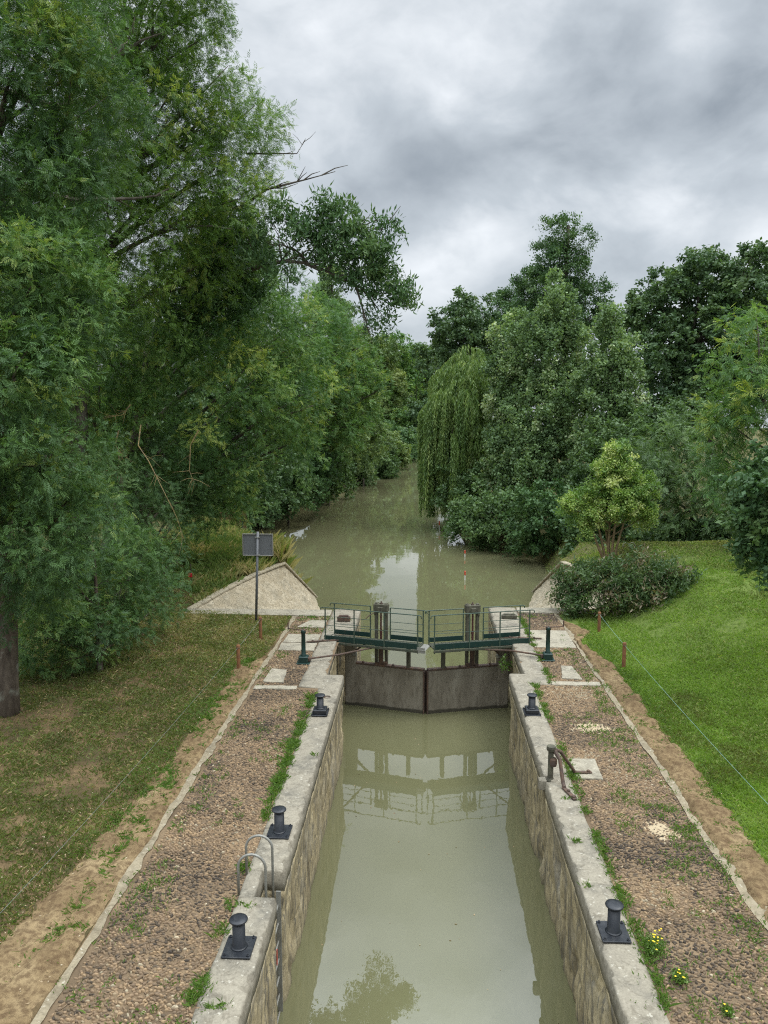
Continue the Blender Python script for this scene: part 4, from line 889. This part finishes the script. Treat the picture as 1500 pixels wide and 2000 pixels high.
def branch(root, pix, Y, r0, mat='bark', name='dead_branch', side=8, sl=.9):
    mb = MB(); pts = [aty(px, py, Y + dy) for px, py, dy in pix]; n = len(pts); mb.tube(pts, [r0 * (1 - .85 * i / (n - 1)) for i in range(n)], 6)
    for k in range(side):
        t = random.uniform(.25, 1) * (n - 1); i = min(int(t), n - 2); p = pts[i].lerp(pts[i + 1], t - i); d = (pts[i + 1] - pts[i]).normalized()
        v = (d + Vector((random.uniform(-1, 1), random.uniform(-.6, .6), random.uniform(-.8, .9)))).normalized(); L_ = random.uniform(.3, 1) * sl
        q = p + v * L_ + Vector((0, 0, .1 * L_)); mb.tube([p, p.lerp(q, .5) + Vector((0, 0, random.uniform(-.1, .1) * L_)), q], [r0 * .35, r0 * .25, r0 * .1], 4)
    return mb.build(name, M[mat], root)
branch(root, [(380, 420, 0), (470, 405, 0), (520, 370, 0), (560, 360, 0), (600, 350, 0), (655, 335, 0)], 27.5, .07, 'bark', 'dead_branch', 9, 1.0)
branch(root, [(480, 300, 0), (540, 300, 0), (580, 300, 0), (595, 275, 0)], 27.5, .035, 'bark', 'dead_branch', 6, .7)
branch(root, [(-20, 170, -3), (60, 195, -3), (110, 210, -3), (180, 190, -3), (205, 150, -3), (260, 60, -3)], 26, .14, 'bark', 'limb', 8, 1.6)
branch(root, [(-20, 365, -4), (60, 380, -4), (150, 390, -4), (260, 388, -3), (340, 378, -2)], 26, .11, 'bark', 'limb', 8, 1.4)
ash3 = LB([(330, 640, 125, 30), (450, 620, 115, 31), (545, 670, 90, 33), (550, 790, 95, 32), (430, 770, 130, 30), (310, 780, 115, 29), (480, 890, 95, 31), (560, 870, 55, 33),
           (230, 690, 125, 29), (520, 580, 70, 33), (230, 870, 105, 28), (170, 780, 110, 27), (430, 960, 70, 31), (585, 720, 45, 33.5), (590, 830, 38, 33.5)])
ash5 = LB([(620, 640, 60, 64), (630, 710, 75, 64), (690, 690, 48, 66), (695, 765, 52, 66), (640, 800, 70, 64), (655, 850, 50, 64), (725, 820, 26, 66), (708, 735, 40, 66), (600, 880, 55, 63), (660, 650, 40, 66), (735, 765, 20, 66)])
tree('leaning_ash', (-14.6, 64, gl(-14.6, 64)), (-11, 64, 12), .35, ash5, 'ash', 'ash3', 3.4, .40, 'light ash on the left bank whose crown leans furthest over the water', seed=43, twigs=3, sub=.36, fill=.2, droop=.12, hue=.26)
root = tree('spreading_ash', (-12.5, 33, gl(-12.5, 33)), (-11.8, 33, 10), .38, ash3, 'ash', 'ash3', 9.0, .235, 'broad spreading ash leaning out over the water on the left', seed=41, twigs=3, droop=.12, twig=.5, hue=.3, sub=.31, fill=.12)
for pix in ([(275, 830, 0), (270, 870, -.5), (290, 900, -1), (320, 960, -1.5), (345, 1010, -1.5), (362, 1060, -1.5)], [(232, 840, 0), (225, 870, 0), (240, 890, 0), (222, 930, 0)], [(388, 840, -1), (372, 870, -1), (370, 920, -1), (380, 945, -1)], [(255, 790, 0), (240, 810, 0), (215, 815, 0)]):
    branch(root, pix, 26, .024, 'twig', 'dead_branch', 11, .9)
ash4 = LB([(160, 1050, 110, 23), (310, 1050, 65, 26.5), (260, 1000, 105, 26), (365, 990, 62, 30), (90, 1120, 80, 22), (340, 930, 80, 30), (320, 1120, 36, 25), (400, 925, 70, 33)])
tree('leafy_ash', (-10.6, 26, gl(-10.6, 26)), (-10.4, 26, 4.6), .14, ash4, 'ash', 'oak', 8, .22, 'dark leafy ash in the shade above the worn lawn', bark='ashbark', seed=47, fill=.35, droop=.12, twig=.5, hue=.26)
oak = LB([(545, 425, 20, 26), (515, 440, 18, 26), (575, 455, 26, 26), (612, 395, 13, 26), (600, 430, 14, 26), (640, 425, 16, 26), (680, 420, 22, 26), (715, 430, 16, 26), (748, 452, 15, 26), (765, 445, 8, 26), (640, 470, 30, 26), (685, 475, 34, 26), (730, 490, 26, 26), (665, 515, 30, 26),
          (715, 525, 34, 26), (752, 540, 26, 26), (778, 560, 20, 26), (795, 585, 13, 26), (772, 605, 15, 26), (745, 580, 18, 26), (695, 560, 17, 26), (600, 480, 24, 26), (560, 545, 14, 26), (540, 520, 14, 26), (575, 500, 13, 26), (625, 515, 14, 26), (500, 505, 24, 26.5), (752, 628, 9, 26), (735, 640, 11, 26), (710, 600, 9, 26)], sq=(1, 1, .75))
oak2 = LB([(490, 480, 30, 29.5), (450, 500, 40, 29.5), (480, 540, 45, 29.5), (420, 560, 60, 29.5), (520, 500, 16, 29.5), (470, 430, 22, 29.5), (430, 440, 35, 29.5), (400, 620, 60, 29.5)])
root = tree('overhanging_oak', (-13.5, 31, gl(-13.5, 27)), (-10.5, 31, 11), .42, oak2, 'slim', 'oak', 7.0, .30, 'dark tree whose long bare limb reaches out against the sky', seed=51, per=7, twig=.5, fill=.12)
crown(root, oak, 'slim', 'oak', 9.0, .27, seed=53, per=6, twig=.42, fill=.05, droop=.5)
branch(root, [(430, 570, 4), (480, 530, 2.5), (520, 516, .6), (560, 510, 0), (600, 514, 0), (650, 535, 0), (700, 560, 0), (745, 590, 0)], 26, .10, 'bark', 'limb', 9, 1.7)
branch(root, [(600, 512, 0), (580, 490, 0), (550, 478, 0), (530, 480, 0)], 26, .055, 'bark', 'limb', 6, 1.0)
branch(root, [(690, 545, 0), (705, 590, 0), (715, 630, 0), (720, 650, 0)], 26, .05, 'bark', 'limb', 6, .8)
branch(root, [(640, 530, 0), (660, 480, 0), (700, 440, 0), (745, 450, 0)], 26, .07, 'bark', 'limb', 8, 1.0)
tree('column_poplar', (aty(645, 600, 95).x, 95, .4), tuple(aty(645, 520, 95)), .3, LB([(648, 540, 22, 95), (643, 580, 28, 95), (640, 620, 32, 95), (668, 600, 15, 96)]), 'fine', 'poplar', 1.6, .75, 'slim grey-green poplar column behind the overhanging limb', seed=55, upright=.8)
GB = 'bushes along the left bank'
for i, (lst, lb) in enumerate([([(450, 980, 65, 48), (500, 985, 50, 52), (470, 920, 60, 50)], 'dark bush on the left bank behind the sign'), ([(560, 960, 48, 60), (600, 930, 50, 64), (540, 910, 55, 60), (510, 965, 40, 58)], 'rounded dark bush overhanging the water left of the bend'),
                               ([(640, 915, 40, 76), (665, 930, 30, 80), (620, 880, 45, 76), (640, 960, 18, 75)], 'light green bush at the water edge beyond the dark bush'), ([(700, 915, 30, 96), (690, 880, 35, 92), (720, 890, 25, 100), (712, 935, 14, 97)], 'grey-green bush above the dark stake in the water')]):
    c = lst[0]; p = aty(c[0], c[1], c[3]); b = (p.x, c[3] + .5, gl(p.x, c[3]) if p.x < ip(XLP, c[3]) else -2.0)
    tree('bank_bush', b, (p.x, c[3], p.z), .1, LB(lst), 'broad', ['darkfol', 'oak', 'bushfol', 'poplar'][i], 2.6, .45 + .06 * i, lb, 'bush', GB, seed=60 + i, per=6, twig=.6, fill=.3)
for i, (px, py, r_, Y, lb) in enumerate([(735, 900, 40, 108, 'low bush on the far left bank just past the dark stake'), (768, 880, 32, 125, 'middle one of the low far left bushes'), (790, 872, 26, 145, 'low far bush close to where the left bank bends'), (808, 868, 22, 165, 'last low bush where the left bank meets the dark end tree')]):
    bx = float(ip(XLP, Y)) - .5
    tree('bank_bush', (bx, Y, -2.0), tuple(aty(px, py, Y)), .1, LB([(px, py, r_, Y), (px - r_ * .8, py - r_ * .5, r_, Y), (px + r_ * .3, py + r_ * .55, r_ * .6, Y), (px - r_ * .4, py + r_ * .6, r_ * .6, Y)]), 'broad', ['bushfol', 'far', 'oak', 'darkfol'][i], 1.5, .75, lb, 'bush', GB, seed=66 + i, per=6, twig=.8, fill=.3)
FT = 'trees along the far canal'
for i, (bx, Y, lst, mt, lb) in enumerate([
        (-14, 72, [(640, 780, 90, 72), (560, 740, 100, 70), (600, 850, 75, 72), (680, 830, 60, 74), (500, 820, 90, 70)], 'far', 'broad tree on the far left bank behind the spreading ash'),
        (-11, 88, [(700, 830, 50, 88), (725, 860, 35, 90), (690, 790, 45, 88), (740, 870, 28, 95), (670, 850, 45, 86)], 'far', 'light green tree on the far left bank, leaning over the canal'),
        (-14, 205, [(715, 740, 62, 205), (735, 695, 35, 205), (700, 800, 60, 205), (745, 790, 50, 205), (670, 720, 60, 205), (690, 680, 35, 205)], 'far', 'big tree far up the left bank, its crown above the leaning tree'),
        (-8, 215, [(775, 705, 42, 215), (770, 770, 48, 215), (795, 745, 35, 215), (765, 840, 40, 205), (745, 690, 30, 215), (790, 840, 40, 200)], 'ash3', 'farther light tree on the left where the canal narrows'),
        (-4, 240, [(812, 725, 30, 240), (805, 780, 38, 240), (815, 840, 34, 235), (828, 700, 20, 240), (800, 860, 25, 225)], 'far', 'small looking tree at the far end of the left bank'),
        (-1, 215, [(835, 770, 35, 255), (825, 820, 35, 195), (845, 850, 28, 190), (830, 700, 22, 195), (850, 800, 28, 200), (838, 880, 14, 186), (815, 875, 12, 186)], 'darkfol', 'dark tree closing the view where the canal bends'),
        (9, 112, [(900, 640, 50, 110), (870, 670, 35, 110), (930, 630, 42, 112), (905, 600, 26, 110), (950, 660, 45, 112), (880, 720, 35, 110), (920, 700, 50, 112)], 'darkfol', 'round dark tree behind the willow'),
        (9, 235, [(856, 715, 22, 235), (854, 760, 22, 235), (852, 820, 18, 235), (866, 690, 20, 235)], 'oak', 'dark tree just left of the willow, far off')]):
    tree('canal_tree', (bx, Y, .2), tuple(np.array(lobe(*lst[0])[0])), .3, LB(lst), 'broad', mt, 1.5 if Y < 100 else (.9 if Y < 170 else .55), .52 if Y < 100 else (.8 if Y < 170 else 1.15), lb, 'tree', FT, seed=70 + i, per=6, twig=.9, fill=.3)
# thick wood behind the left trees
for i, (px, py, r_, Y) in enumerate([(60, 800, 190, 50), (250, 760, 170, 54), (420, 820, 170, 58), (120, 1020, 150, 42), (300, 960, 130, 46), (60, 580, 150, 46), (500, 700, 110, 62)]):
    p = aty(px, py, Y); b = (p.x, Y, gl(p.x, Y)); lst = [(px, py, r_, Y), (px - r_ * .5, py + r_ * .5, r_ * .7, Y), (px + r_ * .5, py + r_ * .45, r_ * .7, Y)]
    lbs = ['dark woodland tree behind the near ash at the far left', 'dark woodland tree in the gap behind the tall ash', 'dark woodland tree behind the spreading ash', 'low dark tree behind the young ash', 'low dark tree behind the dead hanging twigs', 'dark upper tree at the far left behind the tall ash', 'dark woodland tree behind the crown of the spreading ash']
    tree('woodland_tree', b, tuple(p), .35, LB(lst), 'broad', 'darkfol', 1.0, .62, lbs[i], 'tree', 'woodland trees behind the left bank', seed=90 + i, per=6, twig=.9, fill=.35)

# ---- right bank
root = thing('weeping_willow', (6.2, 62, .4), 'weeping willow trailing long strands over the canal', 'willow')
mb = MB(); tp = aty(935, 760, 62); mb.tube(limb_pts((6.2, 62, .2), tp, .06, 8), [.45 - .04 * i for i in range(8)], 8)
r = np.random.default_rng(5); LV, LT_ = [], []
heads = [(940, 735, 55, 61), (895, 745, 45, 60), (870, 790, 33, 59), (915, 715, 40, 62), (970, 740, 50, 63), (880, 850, 38, 58), (856, 800, 20, 59), (930, 830, 45, 60), (905, 780, 45, 59)]
for (px, py, rp, Y) in heads:
    c, R = lobe(px, py, rp, Y); mb.tube(limb_pts(tp, Vector(c), .1, 6), [.16, .13, .1, .08, .05, .03], 5)
    for k in range(126):
        if k % 9 == 0:
            d0 = r.normal(0, 1, 3); d0[2] = abs(d0[2]); d0 /= np.linalg.norm(d0); rr0 = r.uniform(.7, 1.12); ln0 = r.uniform(2.0, 9.5); low0 = r.random() < .45
        d = d0 + r.normal(0, .10, 3); d /= np.linalg.norm(d); p = c + d * R * rr0 * r.uniform(.95, 1.04); ln = ln0 * r.uniform(.75, 1.1)
        bot = -1.75 + r.uniform(0, 2.5) if low0 else -9
        ln = min(ln, p[2] - bot) if bot > -5 else min(ln, p[2] + 1.2)
        n = int(ln / .1); t = np.linspace(0, 1, n); sx = p[0] + d[0] * .7 * np.minimum(t * ln, 1) + .12 * np.sin(t * 5 + k); sy = p[1] + d[1] * .7 * np.minimum(t * ln, 1) + .12 * np.cos(t * 4 + k); sz = p[2] + .25 * np.minimum(t * ln, .6) - t * ln
        LV.append(np.stack([sx, sy, sz], 1)); LT_.append(np.full(n, r.normal(.45, .2)))
mb.build('trunk', M['bark'], root, True)
P = np.concatenate(LV); tn = np.concatenate(LT_); P = np.repeat(P, 2, 0); tn = np.repeat(tn, 2); n = len(P)
y_ = nrm(np.stack([r.normal(0, .4, n), r.normal(0, .4, n), -np.ones(n)], 1)); up = nrm(r.normal(0, 1, (n, 3)) + np.array([0, -.3, .3])); x_ = nrm(np.cross(y_, up)); z_ = np.cross(x_, y_); s_ = r.uniform(.2, .36, n)[:, None]
T = np.array([(0, 0, 0), (.11, .45, 0), (0, 1, 0), (-.11, .45, 0)], float)
mesh_np('crown', inst(P, x_ * s_, y_ * s_, z_ * s_, T), inst_faces(n, 4, [(0, 1, 2, 3)]), M['willow'], root, tint=np.repeat(np.clip(tn + r.normal(0, .12, n), 0, 1), 4))

def rtree(name, lst, bx, Y, topi, r0, leaf, mat, dens, size, label, cat='tree', group=None, sq=(1, 1, 1), **k):
    return tree(name, (bx, Y, gr_(bx, Y)), tuple(lobe(*lst[topi])[0]), r0, LB(lst, sq=sq), leaf, mat, dens, size, label, cat, group, **k)
rtree('tall_poplar', [(1085, 445, 17, 74), (1075, 475, 22, 74), (1110, 440, 13, 74), (1100, 480, 20, 74), (1145, 465, 13, 74), (1135, 500, 18, 74), (1150, 520, 12, 74), (1085, 520, 32, 74), (1115, 545, 26, 74), (1025, 560, 36, 76), (1000, 590, 26, 76), (1060, 580, 45, 75), (1150, 590, 26, 74), (1172, 565, 13, 74), (1178, 600, 14, 74), (1110, 620, 55, 74), (1000, 635, 36, 76), (1165, 640, 26, 74), (1040, 640, 50, 75)], 14, 74, 2, .5, 'fine', 'oak', 1.9, .60, 'tallest tree on the right, with an open ragged top against the clouds', seed=101, upright=.5, per=6, fill=.1, twig=.9, sub=.36)
GP = 'grey-green poplars on the right bank'
rtree('grey_poplar', [(1085, 600, 38, 55), (1075, 660, 52, 55), (1060, 730, 62, 55), (1090, 800, 70, 54), (1050, 850, 70, 54), (1010, 700, 40, 56), (1110, 700, 50, 55), (1040, 920, 60, 53), (1090, 900, 60, 53)], 8.6, 55, 1, .3, 'pop', 'poplar', 4.6, .42, 'central grey-green poplar with a pointed crown behind the yellow-green tree', 'tree', GP, seed=103, per=6, upright=.9, droop=.05, fill=.3, sq=(.72, .72, 1.3), sub=.38)
rtree('grey_poplar', [(1190, 640, 28, 50), (1195, 690, 45, 50), (1200, 760, 55, 50), (1180, 830, 60, 50), (1230, 810, 35, 50), (1160, 740, 45, 51), (1215, 870, 45, 50), (1150, 900, 55, 50)], 11.5, 50, 1, .26, 'pop', 'poplar', 4.6, .42, 'right hand grey-green poplar beside the dark round crown', 'tree', GP, seed=104, per=6, upright=.9, droop=.05, fill=.3, sq=(.72, .72, 1.3), sub=.38)
rtree('grey_poplar', [(1010, 640, 22, 58), (985, 690, 35, 58), (980, 750, 42, 58), (985, 820, 48, 57), (975, 890, 45, 56), (1000, 950, 50, 55), (1020, 780, 45, 57)], 5.6, 57.5, 1, .24, 'pop', 'poplar', 4.6, .42, 'left hand grey-green poplar next to the willow', 'tree', GP, seed=105, per=6, upright=.9, droop=.05, fill=.3, sq=(.72, .72, 1.3), sub=.38)
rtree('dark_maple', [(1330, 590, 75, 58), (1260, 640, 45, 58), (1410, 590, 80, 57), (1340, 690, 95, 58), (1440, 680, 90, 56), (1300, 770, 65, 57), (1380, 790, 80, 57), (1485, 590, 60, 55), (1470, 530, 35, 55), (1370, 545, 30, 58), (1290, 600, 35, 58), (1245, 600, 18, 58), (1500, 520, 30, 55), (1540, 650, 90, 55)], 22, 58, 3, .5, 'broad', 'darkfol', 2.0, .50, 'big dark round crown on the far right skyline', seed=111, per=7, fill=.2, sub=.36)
rtree('right_ash', [(1480, 640, 45, 30), (1460, 700, 50, 30), (1490, 780, 70, 29), (1430, 800, 50, 30), (1470, 860, 75, 29), (1410, 880, 50, 30), (1530, 700, 80, 29), (1550, 850, 90, 28), (1440, 940, 55, 29)], 15.8, 30, 2, .25, 'ash', 'ash3', 4.2, .33, 'light green ash at the right edge below the dark crown', seed=113)
rtree('arching_maple', [(1300, 890, 55, 36), (1360, 890, 60, 36), (1340, 950, 65, 35), (1290, 960, 50, 36), (1400, 950, 55, 35), (1270, 900, 40, 37), (1350, 1010, 50, 35), (1420, 1010, 45, 34), (1280, 1020, 40, 36)], 12.5, 36, 1, .18, 'ash', 'bushfol', 4.2, .33, 'low arching tree filling the space right of the yellow-green tree', seed=115, fill=.3)
root = rtree('near_maple', [(1480, 960, 45, 19), (1510, 1020, 55, 18.5), (1460, 1010, 30, 19), (1490, 1075, 32, 18.5), (1460, 1065, 20, 19), (1560, 950, 80, 18), (1540, 1060, 50, 18)], 10.6, 18.6, 0, .12, 'broad', 'oak', 9.0, .26, 'dark leafy branches reaching in at the right edge above the lawn', seed=117, per=7, twig=.4)
# yellow-green multi-stem tree
yl = LB([(1202, 888, 17, 31), (1195, 912, 24, 31), (1222, 905, 16, 31), (1180, 940, 28, 31), (1215, 945, 30, 31), (1165, 960, 24, 31), (1240, 965, 26, 31.2), (1140, 985, 26, 31), (1118, 995, 19, 31), (1190, 985, 30, 30.6), (1228, 1000, 24, 30.7), (1262, 985, 18, 31.2), (1155, 1015, 20, 30.8), (1258, 1010, 18, 31), (1125, 975, 14, 31), (1262, 945, 14, 31.3), (1150, 1035, 11, 30.8)])
yb = Vector((aty(1190, 1076, 31).x, 31, gr_(aty(1190, 1076, 31).x, 31))); stems = []
for (px, py) in ((1160, 1000), (1178, 990), (1193, 985), (1208, 985), (1225, 1000), (1145, 1005)):
    e_ = aty(px, py, 31 + random.uniform(-.2, .2)); stems.append((limb_pts(yb + Vector((random.uniform(-.12, .12), 0, -.1)), e_, .08, 7), [.075 - .008 * i for i in range(7)], 7))
m = Mat('pale_bark', .9, .15); a = m.noise(9, 5, (1, 1, .3)); m.color(m.ramp(a, [(.3, (.12, .09, .05)), (.7, (.28, .21, .12))])).bump(a, .6, .03); M['palebark'] = m.m
tree('yellow_tree', tuple(yb), (yb.x, 31, yb.z + 2.2), .07, yl, 'fine', 'yellow', 13, .27, 'small bright yellow-green tree with several pale stems on the ridge', bark='palebark', stems=stems, seed=121, per=7, twig=.3, fill=.1, hue=.3)
GR = 'bushes on the right bank'
for i, (bx, Y, lst, mt, lb) in enumerate([
        (6.8, 50, [(960, 1000, 55, 50), (920, 1010, 40, 52), (1000, 1010, 55, 49), (945, 1050, 30, 50), (900, 1030, 28, 53)], 'bushfol', 'leafy bush overhanging the water below the willow'),
        (9.5, 44.5, [(1040, 1010, 55, 45), (1075, 1030, 45, 44.5), (1020, 1055, 32, 45.5), (1060, 1075, 25, 45), (1100, 1010, 45, 44)], 'oak', 'dark bush at the water edge left of the yellow-green tree'),
        (11.5, 40, [(1130, 1050, 38, 41), (1160, 1030, 45, 40), (1230, 1040, 45, 40), (1280, 1050, 40, 40), (1110, 1075, 22, 40), (1200, 1050, 40, 41)], 'darkfol', 'dark undergrowth bush behind the stems of the yellow-green tree'),
        (15, 36, [(1330, 1050, 35, 36), (1390, 1045, 40, 35), (1440, 1050, 35, 34), (1300, 1060, 25, 36)], 'darkfol', 'dark low bush behind the ridge on the right'),
        (3.6, 60, [(875, 900, 28, 62), (900, 940, 38, 58), (880, 975, 26, 57), (920, 960, 40, 56)], 'bushfol', 'small bush hanging over the water under the willow strands'),
        (13.5, 44, [(1240, 940, 60, 44), (1200, 900, 60, 45), (1290, 860, 55, 46), (1330, 830, 50, 47), (1150, 960, 55, 46)], 'bushfol', 'rounded bush between the poplars and the arching tree')]):
    rtree('bank_thicket', lst, bx, Y, 0, .08, 'broad' if i != 0 else 'pop', mt, 3.2, .40, lb, 'bush', GR, seed=130 + i, per=6, twig=.5, fill=.3)
# shrub in front of the right wing wall
sl = LB([(1110, 1150, 18, 25.5), (1098, 1175, 14, 25.4), (1135, 1175, 22, 25.3), (1150, 1130, 22, 25.5), (1170, 1165, 24, 25), (1205, 1130, 24, 25.2), (1215, 1175, 26, 24.8), (1250, 1155, 26, 24.9), (1262, 1112, 20, 25), (1290, 1140, 24, 24.8), (1320, 1160, 22, 24.6), (1335, 1135, 13, 24.6), (1275, 1185, 24, 24.5), (1310, 1188, 16, 24.4),
          (1105, 1125, 10, 25.8), (1235, 1100, 9, 25.2), (1300, 1110, 9, 24.9), (1180, 1112, 10, 25.4), (1125, 1195, 14, 25)])
sbx = aty(1210, 1190, 25); stems = []
for c, R in sl: stems.append((limb_pts((sbx.x + (c[0] - sbx.x) * .6, 25, gr_(sbx.x, 25) - .05), Vector(c), .1, 5), [.02, .017, .014, .01, .006], 5))
tree('bushy_shrub', (sbx.x, 25, gr_(sbx.x, 25)), (sbx.x, 25, gr_(sbx.x, 25) + .5), .03, sl, 'slim', 'shrubfol', 19, .2, 'loose leafy shrub on the bank in front of the right wing wall', 'shrub', stems=stems, seed=141, per=6, twig=.5, fill=.1, upright=.7, hue=.3)
# yellow-flowered weed by the near right bollard, and a smaller one
def flower_weed(cx, cy, r_, nf, label):
    root = thing('flowering_weed', (cx, cy, .02), label, 'plant', 'yellow flowered weeds in the cobbles'); n = int(1400 * r_ / .15)
    p = np.stack([RNG.normal(cx, r_ * .5, n), RNG.normal(cy, r_ * .6, n), RNG.uniform(.03, .03 + r_ * .9, n)], 1); d = nrm(RNG.normal(0, 1, (n, 3)) + np.array([0, 0, .5])); x_ = nrm(np.cross(d, RNG.normal(0, 1, (n, 3)))); s_ = RNG.uniform(.018, .035, n)[:, None]
    mesh_np('leaves', inst(p, x_ * s_, d * s_, np.cross(x_, d) * s_, np.array([(0, 0, 0), (.3, .5, 0), (0, 1, 0), (-.3, .5, 0)])), inst_faces(n, 4, [(0, 1, 2, 3)]), M['weed'], root, tint=np.repeat(np.clip(RNG.normal(.4, .2, n), 0, 1), 4))
    for k in range(nf):
        c = Vector((random.gauss(cx, r_ * .55), random.gauss(cy, r_ * .65), .04 + r_ * random.uniform(.7, 1.2)))
        MB().lathe(c, [(.004, -.005), (.010, .0), (.0125, .006), (.005, .007)], 6).build('flower', M['petal'], root)
flower_weed(2.9, 8.92, .14, 15, 'green weed with many yellow flowers beside the right near bollard'); flower_weed(3.05, 8.42, .08, 6, 'smaller yellow flowered weed just nearer than the bushy one')
flower_weed(3.42, 7.95, .05, 2, 'tiny yellow flowered weed out in the right cobbles')
# leafy sprig growing from the right recess wall
root = thing('wall_weed', (2.6, 21.6, -.6), 'small leafy weed growing out of the right wall beside the gate', 'plant'); mb = MB(); V_, n = [], 90
for k in range(6):
    e_ = Vector((2.6 - random.uniform(.08, .3), 21.6 + random.uniform(-.2, .2), -.6 + random.uniform(-.15, .2))); mb.tube([(2.66, 21.6, -.62), Vector((2.6, 21.6, -.58)).lerp(e_, .5) + Vector((0, 0, .04)), e_], .006, 4)
    V_.append(RNG.normal(np.array(e_), .06, (n // 6, 3)))
mb.build('stem', M['weed'], root); p = np.concatenate(V_); n = len(p)
d = nrm(RNG.normal(0, 1, (n, 3))); x_ = nrm(np.cross(d, RNG.normal(0, 1, (n, 3)))); s_ = RNG.uniform(.06, .11, n)[:, None]
mesh_np('leaves', inst(p, x_ * s_, d * s_, d * 0, np.array([(0, 0, 0), (.35, .5, 0), (0, 1, 0), (-.35, .5, 0)])), inst_faces(n, 4, [(0, 1, 2, 3)]), M['weed'], root, tint=np.repeat(np.clip(RNG.normal(.5, .2, n), 0, 1), 4))
